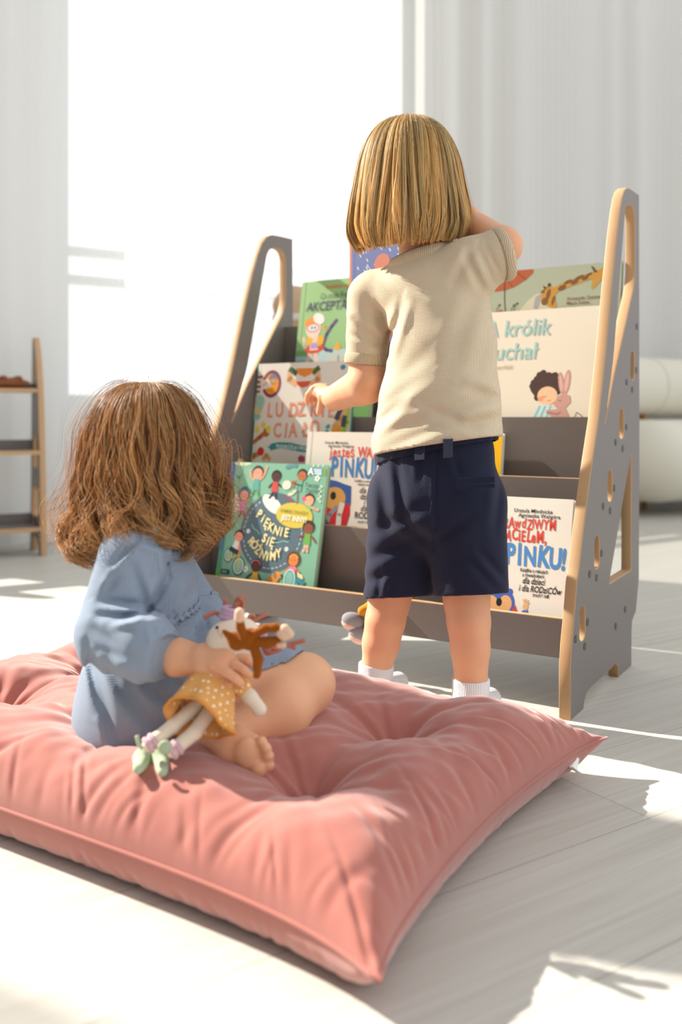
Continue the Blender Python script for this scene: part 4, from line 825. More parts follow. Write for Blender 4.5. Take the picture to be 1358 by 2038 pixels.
s.obj('body', .0022, mskin, boy, 1); eyes(boy, hc, (hx, fwd, hz))
# socks
msock = mat('white_ribbed_sock', 'e6e4e6', .85, .1, bump=('rib', 110, .5))
for px, py in ((938, 1362), (749, 1334)):
    f0 = b_(px, py); q = Soft(); g = Vector((f0.x, f0.y, 0))
    q.cone(g + ZU * .066, g + ZU * .028 - D2 * .010, .0275, .0265, .012).cone(g + ZU * .025 - D2 * .008, g + ZU * .019 + D2 * .076, .0265, .0185, .012)
    q.cone(g + ZU * .058, g + ZU * .070, .0292, .0292, .003).cut(g + ZU * .0715, ZU).cut(g, -ZU).obj('sock', .002, msock, boy)
# shirt
mshirt = mat('beige_waffle_cotton', 'dccbb0', .9, .1, sheen=.2, transl=.10, bump=('waffle', 125, .34))
s = Soft()
s.ell(b_(867, 872), (.110, .083, .075), .03, rotB).ell(b_(874, 795), (.100, .082, .08), .03, rotB).ell(b_(880, 690), (.090, .070, .10), .03, rotB).ell(b_(866, 590), (.086, .060, .062), .03, rotB)
s.cone(b_(752, 588), b_(930, 530), .041, .041, .03).cone(b_(846, 552), b_(842, 530), .050, .046, .02)
s.cone(b_(742, 592), b_(728, 724, -.004), .043, .0335, .012).cone(b_(935, 535), b_(996, 506, .012), .043, .041, .02)
back_ = lambda P: np.clip((.03 - (P - Dv(b_(868, 800))) @ Dv(D2)) / .03, 0, 1)
s.fn(folds([(768, 705, 800, 600, .006, 9), (766, 690, 705, 640, .0055, 8), (765, 672, 745, 610, .004, 9), (700, 665, 760, 690, .004, 6), (795, 610, 770, 660, -.004, 12), (740, 560, 800, 640, -.004, 16),
    (752, 868, 960, 790, .008, 15), (770, 890, 905, 838, .007, 12), (745, 845, 900, 770, .004, 14), (748, 820, 850, 745, .0035, 14), (992, 835, 880, 850, .0065, 13), (1000, 800, 920, 770, .0045, 12), (850, 810, 950, 850, .003, 10), (740, 855, 800, 800, .004, 10),
    (790, 760, 850, 700, .0025, 16), (960, 560, 905, 690, .003, 16), (985, 640, 950, 740, .003, 14), (940, 500, 905, 560, .0045, 10), (955, 495, 985, 560, .0045, 8), (930, 510, 960, 575, .004, 8), (968, 490, 1000, 555, .003, 6), (800, 545, 850, 580, .002, 10)], back_))
h0, h1 = b_(733, 908), b_(1002, 864); nn = (h1 - h0).cross(D2).normalized(); nn = nn if nn.z < 0 else -nn
sl = (b_(728, 724, -.004) - b_(742, 592)).normalized(); sr = (b_(1012, 504, .025) - b_(960, 520, 0)).normalized()
def sleeve_cuts(P, d):
    P = np.asarray(P); out = d
    near = ((P - Dv(b_(728, 724))) @ Dv(-L2) > -.036)                                    # left sleeve region only
    c = (P - Dv(b_(728, 727, -.004))) @ Dv(sl); out = np.where(near & (P[:, 2] < b_(728, 690).z), np.maximum(out, c), out)
    nr = ((P - Dv(b_(985, 510))) @ Dv(L2) > -.004) & (P[:, 2] > b_(985, 590).z)
    return np.where(nr, np.maximum(out, (P - Dv(b_(1003, 506, .014))) @ Dv(sr)), out)
s.cut(b_(868, 888), nn).fn(sleeve_cuts)
s.cone(b_(728, 760, -.004), b_(729, 705, -.004), .0312, .0285, .003, True).cone(b_(1025, 498, .03), b_(1000, 505, .014), .0365, .031, .003, True)
qn = (Matrix.Rotation(R(15), 3, -D2) @ rotB); s.ell(b_(838, 494, .002), (.054, .058, .026), .006, qn, True)
shirt = s.obj('shirt', .0028, mshirt, boy, 1)
def ring(c, ux, uy, rx, ry, rt, n=48, flat=1.0, axis=None):
    pts = [Vector(c) + ux * rx * math.cos(2 * math.pi * i / n) + uy * ry * math.sin(2 * math.pi * i / n) for i in range(n)]
    ax = axis or ux.cross(uy).normalized(); vs, fs = [], []
    for i, p in enumerate(pts):
        o = (p - Vector(c)).normalized()
        for k in range(8): a = 2 * math.pi * k / 8; vs.append(p + o * rt * math.cos(a) + ax * rt * flat * math.sin(a))
    for i in range(n):
        for k in range(8): fs.append((i * 8 + k, i * 8 + (k + 1) % 8, ((i + 1) % n) * 8 + (k + 1) % 8, ((i + 1) % n) * 8 + k))
    return vs, fs
mrib = mat('beige_rib_band', 'd2bfa2', .9, .1, sheen=.2, bump=('rib', 120, .7))
cu = (L2 * .96 + ZU * .26).normalized(); vs, fs = ring(b_(841, 514), cu, (D2 * .97 + ZU * .10).normalized(), .0535, .0500, .0036, flat=2.6); pyd('collar', vs, fs, mrib, shirt)
a1 = sl.cross(D2).normalized(); vs, fs = ring(b_(728.5, 716, -.004), a1, sl.cross(a1), .0338, .0338, .0024, flat=4.2); pyd('sleeve_cuff', vs, fs, mrib, shirt)
a1 = sr.cross(D2).normalized(); vs, fs = ring(b_(999, 507, .012), a1, sr.cross(a1), .0405, .0405, .0024, flat=3.4); pyd('sleeve_cuff', vs, fs, mrib, shirt)
# shorts
mnavy = mat('navy_cotton', '23263a', .85, .15, sheen=.25, bump=('noise', 500, .25))
s = Soft()
s.ell(b_(866, 900), (.098, .069, .075), .03, rotB).ell(b_(867, 1000), (.110, .084, .085), .03, rotB)
s.cone(b_(812, 1000), b_(792, 1200), .064, .0565, .018).cone(b_(925, 1000), b_(940, 1200), .064, .0575, .018)
s.cone(b_(864, 1090, -.1), b_(863, 960, -.095), .004, .002, .012, True)
s.fn(folds([(755, 915, 772, 1060, .0035, 10), (790, 915, 806, 1040, .0045, 9), (735, 1060, 850, 1005, .0038, 13), (728, 1115, 845, 1065, .0042, 12), (726, 1160, 800, 1125, .0035, 11), (752, 1190, 758, 1140, .003, 6), (774, 1192, 782, 1155, .003, 6),
    (860, 1085, 805, 1040, .005, 12), (866, 1085, 935, 1030, .005, 12), (955, 1095, 1003, 1150, .005, 8), (940, 1120, 990, 1175, .003, 8), (1000, 930, 985, 1060, .004, 9), (868, 880, 866, 1090, .0025, 3), (905, 905, 915, 950, .002, 7), (840, 900, 838, 960, .002, 7), (880, 1140, 940, 1110, .003, 12)], back_))
s.fn(creases([(b_(745, 700), b_(745, 701), 0, .01)]
    + [(b_(860 + 13 * i, 872 - i, -.075 + .0007 * i * i), b_(862 + 13 * i, 905, -.08 + .0007 * i * i), .0022, .0028) for i in range(10)]))
hp = b_(793, 1188); hq = b_(940, 1183); n2 = (hq - hp).cross(D2).normalized(); n2 = n2 if n2.z < 0 else -n2
s.cut(hp, n2 - D2 * .12).cut(b_(866, 866), (-nn) * .96)
s.cone(b_(792, 1230), b_(795, 1130), .052, .046, .004, True).cone(b_(940, 1230), b_(936, 1130), .053, .047, .004, True)
shorts = s.obj('shorts', .003, mnavy, boy, 1)
wv_, wf = [], []
for i in range(73):          # elastic waistband
    t = 2 * math.pi * i / 72; g = .0012 * math.sin(i * 2.2)
    for zz, ro in ((.0, .0015), (.002, .0035), (.022, .0035), (.0255, .0005)):
        wv_.append(b_(867, 900) + L2 * (.0995 + ro + g) * math.cos(t) + D2 * (.0705 + ro + g) * math.sin(t) + ZU * (zz - .001) - nn * 0 + ZU * (.022 * math.cos(t)))
for i in range(72):
    for k in range(3): a = i * 4 + k; wf.append((a, a + 4, a + 5, a + 1))
pyd('waistband', wv_, wf, mnavy, shorts)
def patch(c0, c1, c2, c3, lift, name, par, th=.003):
    """small stitched strip given its four corners on the photo, laid on the back of the shorts"""
    vs = []
    for (px, py, dd) in (c0, c1, c2, c3): vs += [b_(px, py, dd)]
    vs += [v - D2 * th for v in vs]; return pyd(name, vs, [(0, 1, 2, 3), (4, 7, 6, 5), (0, 4, 5, 1), (1, 5, 6, 2), (2, 6, 7, 3), (3, 7, 4, 0)], mnavy, par, smooth=False)
patch((826, 884, -.076), (846, 882, -.078), (846, 914, -.083), (827, 916, -.081), 0, 'belt_loop', shorts); patch((884, 874, -.078), (902, 873, -.077), (902, 910, -.083), (884, 912, -.084), 0, 'belt_loop', shorts)
patch((910, 952, -.088), (986, 948, -.064), (986, 960, -.066), (910, 964, -.089), 0, 'pocket_welt', shorts, .0022); patch((910, 966, -.089), (986, 962, -.066), (986, 970, -.067), (910, 974, -.090), 0, 'pocket_welt', shorts, .0018)
# blond bob
def hair_color(base, n, m, var, root=None, seed=1):
    g = np.random.default_rng(seed); bs = np.array([lin(c)[:3] for c in base]); k = g.random((n, 1)) * (len(bs) - 1); i = np.floor(k).astype(int).ravel(); f = k - i[:, None]
    c = bs[i] * (1 - f) + bs[np.minimum(i + 1, len(bs) - 1)] * f; c = c * g.uniform(1 - var, 1 + var, (n, 1)); c = np.repeat(c[:, None], m, 1)
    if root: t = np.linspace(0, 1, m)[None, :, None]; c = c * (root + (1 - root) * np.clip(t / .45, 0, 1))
    return c
mblond = attr_mat('blond_hair', 'hair_col', .42, .28, .50)
g = np.random.default_rng(5); hcen = b_(815, 378, .0)
KEY = [(0, .116), (.36, .112), (.66, .090), (.86, .050), (.97, .0), (1.04, -.042), (1.06, -.078), (.94, -.104)]
def bob(phi, t, lay, dz=0):
    rho, z = meridian(KEY, t)
    front = np.clip((np.cos(phi - math.pi / 2) - .55) / .35, 0, 1)                        # phi 90 deg = forward: fringe instead of long hair
    z = z + front * np.clip(-(z - .01), 0, 1) * .85
    back = np.clip(-np.sin(phi), 0, 1)
    rx, ry = .094 - lay, .098 - lay
    P = np.array(hcen)[None, None] + (rho * rx * np.cos(phi))[..., None] * np.array(L2) + (rho * ry * np.sin(phi))[..., None] * np.array(D2)
    P[..., 2] += z * (1 - .2 * lay / .01 * 0) + dz; P[..., 2] += (.012 * np.clip(-np.cos(phi), 0, 1) + .030 * np.clip(np.sin(phi) + .2, 0, 1.2) + .012 * np.clip(np.cos(phi), 0, 1)) * np.clip(-z / .1, 0, 1) - lay * .6
    return P
n, m = 9500, 18
ncl = 420; clp = g.uniform(0, 2 * math.pi, ncl); phi0 = g.uniform(0, 2 * math.pi, n); ci = np.argmin(np.abs((phi0[:, None] - clp[None] + math.pi) % (2 * math.pi) - math.pi), 1)
dphi = ((clp[ci] - phi0 + math.pi) % (2 * math.pi)) - math.pi
t0 = g.uniform(.0, .42, n) ** 1.2; t1 = g.uniform(.93, 1.0, n); tt = t0[:, None] + (t1 - t0)[:, None] * np.linspace(0, 1, m)[None]
u_ = np.linspace(0, 1, m)[None]
phi = phi0[:, None] + dphi[:, None] * .5 * np.clip(tt * 1.2, 0, 1) + (.10 * np.sin(clp[ci] * 37) + .16 * np.sin(clp[ci] * 6.3))[:, None] * tt ** 1.5 + (.05 * np.sin(clp[ci] * 61))[:, None] * np.sin(tt * 5 + (clp[ci] * 17)[:, None]) * tt + .022 * np.sin(tt * 6 + g.uniform(0, 6, (n, 1)))
lay = np.clip(g.exponential(.0028, (n, 1)), 0, .011) + (.002 * (np.abs(dphi) / .06).clip(0, 1))[:, None] * tt + (.0026 * np.sin(clp[ci] * 91))[:, None] * tt
P = bob(phi, tt, lay); P[..., 2] += (g.uniform(-.004, .003, n) + .005 * np.sin(clp[ci] * 53))[:, None] * tt ** 3
r = np.full((n, m), .00080) * (1 - .55 * u_ ** 4) * g.uniform(.7, 1.25, (n, 1))
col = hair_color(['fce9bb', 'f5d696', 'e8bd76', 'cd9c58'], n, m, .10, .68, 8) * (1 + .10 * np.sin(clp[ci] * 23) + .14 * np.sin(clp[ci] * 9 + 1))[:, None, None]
fl = g.random(n) < .022                                                                 # a few flyaway hairs
P[fl] += (np.array([0, 0, .002]) + (P[fl] - np.array(hcen)) * g.uniform(.01, .10, (fl.sum(), 1, 1)) * u_[..., None] ** 1.5); r[fl] *= .35
gp, gt = np.meshgrid(np.linspace(0, 2 * math.pi, 72, endpoint=False), np.linspace(0, .985, 24), indexing='ij'); Pc = bob(gp, gt, np.full_like(gp, .0085))
ii = np.arange(72 * 24).reshape(72, 24); jj = np.roll(ii, -1, 0); Fc = np.stack([ii[:, :-1], jj[:, :-1], jj[:, 1:], ii[:, 1:]], -1).reshape(-1, 4)
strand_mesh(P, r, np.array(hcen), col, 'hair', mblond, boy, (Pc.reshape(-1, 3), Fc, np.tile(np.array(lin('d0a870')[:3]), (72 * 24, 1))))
# ---------------------------------------------------------------- seated child
girl = thing('person', U(265, 1470, 1.11), 'toddler with curly auburn hair and blue dress sitting cross-legged on the pink cushion', 'person')
GX = Vector((.97, .24, 0)).normalized(); GY = Vector((-GX.y, GX.x, 0))           # facing direction, and her left (away from the lens)
gh = U(302, 900, 1.15); gf = (GX * .74 + GY * .66 - ZU * .10).normalized(); gr = gf.cross(ZU).normalized(); gz = gr.cross(gf)
rotG = Matrix((GX, GY, ZU)).transposed()
s = Soft()
s.ell(U(250, 1400, 1.13), (.060, .078, .060), .03, rotG).ell(U(285, 1230, 1.13), (.058, .066, .08), .03, rotG).ell(U(290, 1130, 1.135), (.050, .064, .06), .03, rotG)
s.cone(U(300, 1100, 1.14), U(308, 985, 1.145), .033, .031, .02)
s.ell(gh, (.069, .078, .086), .015, Matrix((gr, gf, gz)).transposed()); face(s, gh, (gr, gf, gz), .86)
hipR, kneeR, ankR = U(300, 1395, 1.085), U(606, 1362, 1.115), U(455, 1462, 1.035)
s.chain([hipR, kneeR], (.054, .036), .02); s.chain([kneeR, U(560, 1412, 1.075), ankR], (.0345, .034, .0225), .014)
s.chain([U(290, 1400, 1.19), U(560, 1345, 1.29), U(470, 1420, 1.14)], (.054, .036, .026), .02)          # far leg folded the other way
s.cone(U(470, 1420, 1.14), U(440, 1455, 1.045), .026, .022, .012)
s.cone(ankR, U(410, 1455, 1.10), .022, .017, .012)                                                       # near foot tucked under
# far foot, sole towards the lens, toes to the right
s.cone(U(422, 1476, 1.018), U(466, 1484, .992), .0205, .0195, .012).cone(U(466, 1482, .992), U(500, 1484, .984), .0195, .0130, .010).cone(U(466, 1492, .990), U(497, 1508, .976), .0180, .0135, .010)
s.ell(U(492, 1496, .966), (.012, .006, .016), .008)
for (x0, y0, x1, y1, r_) in ((499, 1514, 516, 1529, .0098), (510, 1509, 534, 1523, .0068), (512, 1499, 534, 1505, .0065), (508, 1489, 530, 1490, .0062), (502, 1481, 521, 1476, .0060)):
    s.cone(U(x0, y0, .978), U(x1, y1, .966), r_ * .8, r_, .0016)
# arms
shR, elR, wrR = U(268, 1110, 1.065), U(222, 1262, 1.035), U(352, 1308, 1.004)
s.chain([shR, elR, wrR, U(398, 1313, .992)], (.030, .026, .0185, .0165), .012)
shL, elL, wrL = U(315, 1115, 1.20), U(395, 1240, 1.21), U(440, 1300, 1.09)
s.chain([shL, elL, wrL], (.030, .026, .018), .012)
hand(s, U(400, 1313, .990), U(450, 1305, .974), U(510, 1326, .962) - U(450, 1303, .974), U(466, 1362, .974) - U(425, 1325, .987), Vector((.25, -.70, .66)), 1.0, (.25, .35), .06)
hand(s, wrL, U(470, 1300, 1.05), U(500, 1290, 1.02) - U(465, 1300, 1.05), ZU, Vector((.3, .8, .3)), .9, (.4, .5))
s.obj('body', .0018, mskin, girl, 1); eyes(girl, gh, (gr, gf, gz), .87)
# dress
mdress = mat('blue_grey_waffle_cotton', '8d9aac', .9, .1, sheen=.2, transl=.06, bump=('waffle', 140, .35))
s = Soft()
s.ell(U(288, 1215, 1.13), (.066, .074, .085), .03, rotG).ell(U(288, 1130, 1.135), (.055, .070, .062), .03, rotG).cone(U(300, 1085, 1.14), U(304, 1062, 1.14), .046, .038, .02)
s.ell(U(262, 1385, 1.125), (.066, .088, .085), .03, rotG).ell(U(240, 1440, 1.11), (.052, .070, .040), .03, rotG).ell(U(270, 1470, 1.075), (.040, .045, .022), .03, rotG)
s.cone(U(300, 1375, 1.085), U(560, 1340, 1.12), .058, .040, .03).cone(U(300, 1370, 1.18), U(560, 1330, 1.27), .058, .040, .03).cone(U(330, 1390, 1.13), U(500, 1350, 1.19), .04, .03, .05)
s.cone(shR, U(232, 1215, 1.040), .043, .038, .007).cone(U(232, 1215, 1.045), U(226, 1258, 1.03), .038, .042, .006).cone(U(226, 1262, 1.025), U(290, 1290, .995), .043, .039, .006).cone(U(290, 1290, .995), U(332, 1304, .988), .039, .0240, .006)
s.cone(shL, elL, .042, .038, .018).cone(elL, U(425, 1280, 1.12), .040, .026, .014)
frontg = lambda P: np.clip((1.125 + .25 * (P[:, 0] + .25) - P[:, 1]) / .03, 0, 1)
fl = [(200, 1195, 290, 1205, .007, 8), (195, 1225, 310, 1222, .007, 8), (215, 1240, 300, 1210, .005, 7), (290, 1205, 265, 1130, .004, 9), (232, 1150, 210, 1180, .004, 8), (222, 1125, 275, 1072, .006, 6), (275, 1072, 328, 1090, .005, 6), (328, 1090, 335, 1150, .005, 6), (335, 1150, 290, 1225, .006, 7), (190, 1250, 250, 1300, .003, 10), (200, 1290, 280, 1320, .003, 9),
      (185, 1310, 225, 1470, .006, 10), (172, 1280, 195, 1420, .004, 8), (215, 1320, 275, 1440, .006, 11), (250, 1345, 300, 1450, .006, 12), (280, 1345, 350, 1420, .005, 12), (310, 1340, 400, 1385, .004, 12), (340, 1335, 430, 1350, .004, 10), (480, 1352, 590, 1322, .004, 8), (470, 1330, 560, 1312, .003, 8), (400, 1150, 370, 1200, .003, 10)]
fl += [(300 + 7.5 * i, 1243 - 4 * i + (i % 2) * 3, 308 + 7.5 * i, 1295 - 3 * i, .0038, 3.4) for i in range(15)] + [(329, 1280 + 5.5 * i, 300, 1279 + 5.8 * i, .0028, 2.6) for i in range(10)]
s.fn(folds(fl, frontg))
cd = (U(345, 1308, .988) - U(300, 1294, 1.0)).normalized(); hd = (kneeR - hipR).normalized()
def dress_cuts(P, d):
    q = (P[:, 1] < 1.045) & (P[:, 0] > U(300, 1300, 1.0).x) & (P[:, 2] > U(300, 1352, .99).z) & (P[:, 2] < U(300, 1262, .99).z)
    d = np.where(q, np.maximum(d, (P - Dv(U(334, 1305, .992))) @ Dv(cd)), d)
    e = Dv(U(548, 1348, 1.09)); nrm = Dv((Vector((.72, -.30, -.62))).normalized())
    k = (P[:, 0] > U(440, 1400, 1.0).x)
    return np.where(k, np.maximum(d, (P - e) @ nrm), d)
s.fn(dress_cuts).ell(U(306, 1050, 1.14), (.034, .036, .018), .006, rotG, True)
s.cone(hipR + (kneeR - hipR) * .62, kneeR + (kneeR - hipR) * .2, .041, .039, .004, True)
dress = s.obj('dress', .0026, mdress, girl, 1)
# scalloped ruffle at the waist seam
vs = []; nR = 90; c0 = U(290, 1218, 1.13)
for i in range(nR + 1):
    a = -1.25 + 1.85 * i / nR; dr = GX * math.cos(a) + GY * math.sin(a); zz = ZU * (.014 * math.cos(a) - .004 + .0022 * math.sin(i * .75))
    q = np.array([Dv(c0 + zz + dr * r_) for r_ in np.linspace(.03, .12, 181)]); f_ = s.ev(q); k_ = int(np.argmax(f_ > 0)); c = Vector(q[k_])
    ro = .0010 + .0022 * abs(math.sin(i * .75)); vs += [c + dr * ro * .4 + ZU * .003, c + dr * (ro + .0012) - ZU * .0035]
o = pyd('waist_ruffle', vs, [(2 * i, 2 * i + 1, 2 * i + 3, 2 * i + 2) for i in range(nR)], mdress, dress); mo_ = o.modifiers.new('s', 'SOLIDIFY'); mo_.thickness = .0014
a1 = cd.cross(ZU).normalized(); vs, fs = ring(U(331, 1304.5, .9925), a1, cd.cross(a1), .0235, .0235, .0022, flat=1.6); pyd('sleeve_cuff', vs, fs, mdress, dress)
vs, fs = ring(U(306, 1061, 1.14), GX, (GY * .98).normalized(), .0385, .0405, .0028, flat=1.5); pyd('collar', vs, fs, mdress, dress)
# curly auburn hair
maub = attr_mat('auburn_hair', 'hair_col', .40, .45, .5)
g = np.random.default_rng(21); gcen = U(292, 905, 1.15)
KG = [(0, .093), (.42, .088), (.74, .066), (.93, .028), (1.02, -.018), (1.04, -.062), (1.04, -.098), (.96, -.120)]
def mop(phi, t, lay):
    rho, z = meridian(KG, t); c, s_ = np.cos(phi), np.sin(phi)                   # phi 0 = forward
    front = np.clip((np.cos(phi - .66) - .84) / .14, 0, 1); z = z * np.where(z < 0, 1 - .75 * front, 1) + np.clip(-z, 0, 1) * .0
    back = np.clip(-c, 0, 1); rho = rho * (1 + .02 * back * np.clip(-z / .08, 0, 1.3)); z = z - .012 * back * np.clip(-z / .08, 0, 1.3)
    P = np.array(gcen)[None, None] + (rho * (.081 - lay) * c)[..., None] * np.array(GX) + (rho * (.088 - lay) * s_)[..., None] * np.array(GY)
    P[..., 2] += z - lay * .6 * np.clip(rho / .5, 0, 1); return P
def curly(n, m, lay0, amp, spread, thin, seed, lenk=(.86, 1.0)):
    g = np.random.default_rng(seed); ncl = 95; clp = g.uniform(0, 2 * math.pi, ncl); clw = g.uniform(0, 6.28, ncl); clf = g.uniform(13, 26, ncl); clt = g.uniform(lenk[0], lenk[1], ncl)
    phi0 = g.uniform(0, 2 * math.pi, n); ci = np.argmin(np.abs((phi0[:, None] - clp[None] + math.pi) % (2 * math.pi) - math.pi), 1); dp = ((clp[ci] - phi0 + math.pi) % (2 * math.pi)) - math.pi
    t0 = g.uniform(.05, .45, n); t1 = np.minimum(clt[ci] + g.uniform(-.05, .03, n), 1.0); u = np.linspace(0, 1, m)[None]; tt = t0[:, None] + (t1 - t0)[:, None] * u
    ph = clw[ci][:, None] + clf[ci][:, None] * tt + g.normal(0, .35, (n, 1)); A = amp * np.clip((tt - .22) / .6, 0, 1.3) ** 1.4 * g.uniform(.5, 1.3, (n, 1))
    lay = lay0(g, n)[:, None] - .010 * spread * tt ** 2
    phi = phi0[:, None] + dp[:, None] * np.clip(.25 + .75 * tt, 0, .92) * np.clip(tt * 1.6, 0, 1) + A / .085 * np.sin(ph)
    P = mop(phi, tt, lay - A * np.cos(ph) * .9)
    k = np.clip((u - .70) / .30, 0, 1); ka = g.uniform(3.0, 7.0, ncl)[ci][:, None]; kr = g.uniform(.006, .014, ncl)[ci][:, None]; kp = g.uniform(-1.3, 1.3, ncl)[ci][:, None]
    a = k * ka * g.uniform(.85, 1.1, (n, 1)); rr = kr * np.clip(k * 2, 0, 1) * (1 - .35 * k)                        # ringlets at the tips
    rad = P - np.array(gcen); rad[..., 2] = 0; rad /= np.linalg.norm(rad, axis=2, keepdims=True) + 1e-9; tan = np.stack([-rad[..., 1], rad[..., 0], 0 * rad[..., 0]], -1)
    P[..., 2] += rr * np.sin(a) + k * .006; P += (rad * np.cos(kp)[..., None] + tan * np.sin(kp)[..., None]) * (rr * (1 - np.cos(a)) * .8)[..., None]
    P += g.normal(0, .0012, (n, 1, 3)) * tt[..., None]
    r = np.full((n, m), thin) * g.uniform(.65, 1.25, (n, 1)) * (1 - .5 * u ** 3); return P, r
P1, r1 = curly(7000, 30, lambda g, n: np.clip(g.exponential(.005, n), 0, .02), .0135, .12, .00080, 31)
P2, r2 = curly(420, 30, lambda g, n: -g.exponential(.006, n), .012, 2.2, .00028, 33)
g = np.random.default_rng(77); lock = []
for path, cnt, jit in ((((402, 935), (408, 962), (424, 968), (436, 958), (444, 966), (443, 990), (434, 1012)), 70, .0042), (((400, 950), (412, 985), (428, 1000), (440, 1012), (436, 1036), (420, 1038), (414, 1024)), 60, .0042), (((396, 960), (396, 1000), (388, 1030), (402, 1044), (418, 1036)), 70, .005),
                       (((404, 880), (426, 900), (440, 880), (448, 930), (440, 1000)), 12, .010)):
    for i in range(cnt):
        o_ = g.normal(0, jit, 3); cp = [np.array(U(x + 12 + g.normal(0, 2), y + g.normal(0, 2), 1.125)) + o_ for x, y in path]; cp = np.array([np.array(v) for v in catmull(cp, 8)]); ix = np.linspace(0, len(cp) - 1, P1.shape[1]); i0 = np.floor(ix).astype(int).clip(0, len(cp) - 2); fr_ = (ix - i0)[:, None]; lock.append(cp[i0] * (1 - fr_) + cp[i0 + 1] * fr_)
P3 = np.array(lock); r3 = np.full(P3.shape[:2], .00045)
P = np.concatenate([P1, P2, P3]); r = np.concatenate([r1, r2, r3]); n, m = r.shape
col = hair_color(['ecc894', 'dfb076', 'cb9256', 'ab7440', '804f2a'], n, m, .15, .82, 3); tipw = np.clip((np.linspace(0, 1, m) - .55) / .45, 0, 1)[None, :, None]; col = col * (1 - .45 * tipw) + np.array(lin('e8c48e')[:3]) * .45 * tipw
gp, gt = np.meshgrid(np.linspace(0, 2 * math.pi, 72, endpoint=False), np.linspace(0, .9, 24), indexing='ij'); Pc = mop(gp, gt, np.full_like(gp, .008))
strand_mesh(P, r, np.array(gcen), col, 'hair', maub, girl, (Pc.reshape(-1, 3), Fc, np.tile(np.array(lin('8a6038')[:3]), (72 * 24, 1))))
# ---------------------------------------------------------------- rag doll in the girl's lap
YD = .978
mcream = mat('cream_cotton', 'e3d3c0', .9, .1, sheen=.2, bump=('noise', 700, .12))
myel = bpy.data.materials.new('yellow_dotted_muslin'); myel.use_nodes = True; _n = myel.node_tree; _p = _n.nodes['Principled BSDF']; _K = _n.links.new
_t = _n.nodes.new('ShaderNodeTexCoord'); _v = _n.nodes.new('ShaderNodeTexVoronoi'); _v.inputs['Scale'].default_value = 150; _v.inputs['Randomness'].default_value = .35; _K(_t.outputs['Object'], _v.inputs['Vector'])
_r = _n.nodes.new('ShaderNodeMapRange'); _r.inputs['From Min'].default_value = .24; _r.inputs['From Max'].default_value = .30; _r.inputs['To Min'].default_value = 1; _r.inputs['To Max'].default_value = 0; _K(_v.outputs['Distance'], _r.inputs['Value'])
_m = _n.nodes.new('ShaderNodeMix'); _m.data_type = 'RGBA'; _m.inputs[6].default_value = lin('dca15c'); _m.inputs[7].default_value = lin('f2e3c6'); _K(_r.outputs[0], _m.inputs[0]); _K(_m.outputs[2], _p.inputs['Base Color']); _p.inputs['Roughness'].default_value = .9
myarn = mat('terracotta_yarn', 'b3705c', .9, .1, sheen=.3, bump=('noise', 600, .3)); mlilac = mat('lilac_ribbon', 'b79ab2', .8, .1, sheen=.3); mpinks = mat('pink_knit_sock', 'd9b3bd', .9, .1, bump=('rib', 200, .5)); mmint = mat('mint_felt', 'a9b89b', .95, .05, sheen=.4); mdk = mat('dark_stitch', '33302c', .8)
doll = thing('rag_doll', U(400, 1430, YD), 'rag doll with cream head and yellow dotted dress held in the girl\'s lap', 'doll')
head = Soft().ell(U(466, 1276, YD + .018), (.0315, .029, .0262), .003, Matrix.Rotation(R(-14), 3, 'Y')).obj('head', .0013, mcream, doll, 2)
for px, py, r_ in ((432, 1249, .0021), (478, 1246, .0021)): Soft().ell(U(px, py, YD - .004), (r_, .002, r_), 0).obj('eye', .0008, mdk, head)
vs, fs = merge([tube([U(px, py, YD - .0065), U(px + 2, py + 1, YD - .0066)], .0006, 5) for px, py in ((434, 1256), (440, 1260), (435, 1262), (440, 1266))]); pyd('freckles', vs, fs, mat('freckle', '9c7b66', .9), head)
yarn = [[(455, 1240), (449, 1215), (448, 1193)], [(450, 1240), (437, 1224), (425, 1220), (406, 1230)], [(470, 1238), (466, 1212), (478, 1194), (487, 1187)], [(470, 1238), (476, 1205), (481, 1196), (484, 1210), (478, 1228)], [(474, 1236), (470, 1206), (475, 1190), (483, 1196)],
        [(490, 1240), (505, 1236), (518, 1228), (531, 1221)], [(488, 1240), (500, 1226), (506, 1232)], [(520, 1268), (548, 1286), (575, 1282), (607, 1275)], [(520, 1272), (545, 1290), (570, 1284), (588, 1290)], [(522, 1276), (530, 1300), (545, 1296), (560, 1286)], [(460, 1240), (462, 1218), (470, 1210), (468, 1230)],
        [(520, 1280), (538, 1298), (560, 1292)], [(455, 1238), (452, 1222), (444, 1212)], [(515, 1250), (530, 1270), (527, 1295)]]
for i, q in enumerate(yarn):
    vs, fs = tube(catmull([U(x, y, YD + .030 + .004 * math.sin(i * 2 + k)) for k, (x, y) in enumerate(q)], 6), .0024, 8); pyd('yarn_strand', vs, fs, myarn, doll)
for i in range(3):
    vs, fs = ring(U(459 + i, 1227 - 7 * i, YD + .024), Vector((1, 0, -.15)), Vector((0, 1, 0)), .0105 - .0012 * i, .0105 - .0012 * i, .0032); pyd('hair_ribbon', vs, fs, mlilac, doll)
vs, fs = ring(U(526, 1268, YD + .030), Vector((.3, .2, 1)).normalized(), Vector((0, 1, 0)), .0085, .0085, .0030); pyd('hair_ribbon', vs, fs, mlilac, doll)
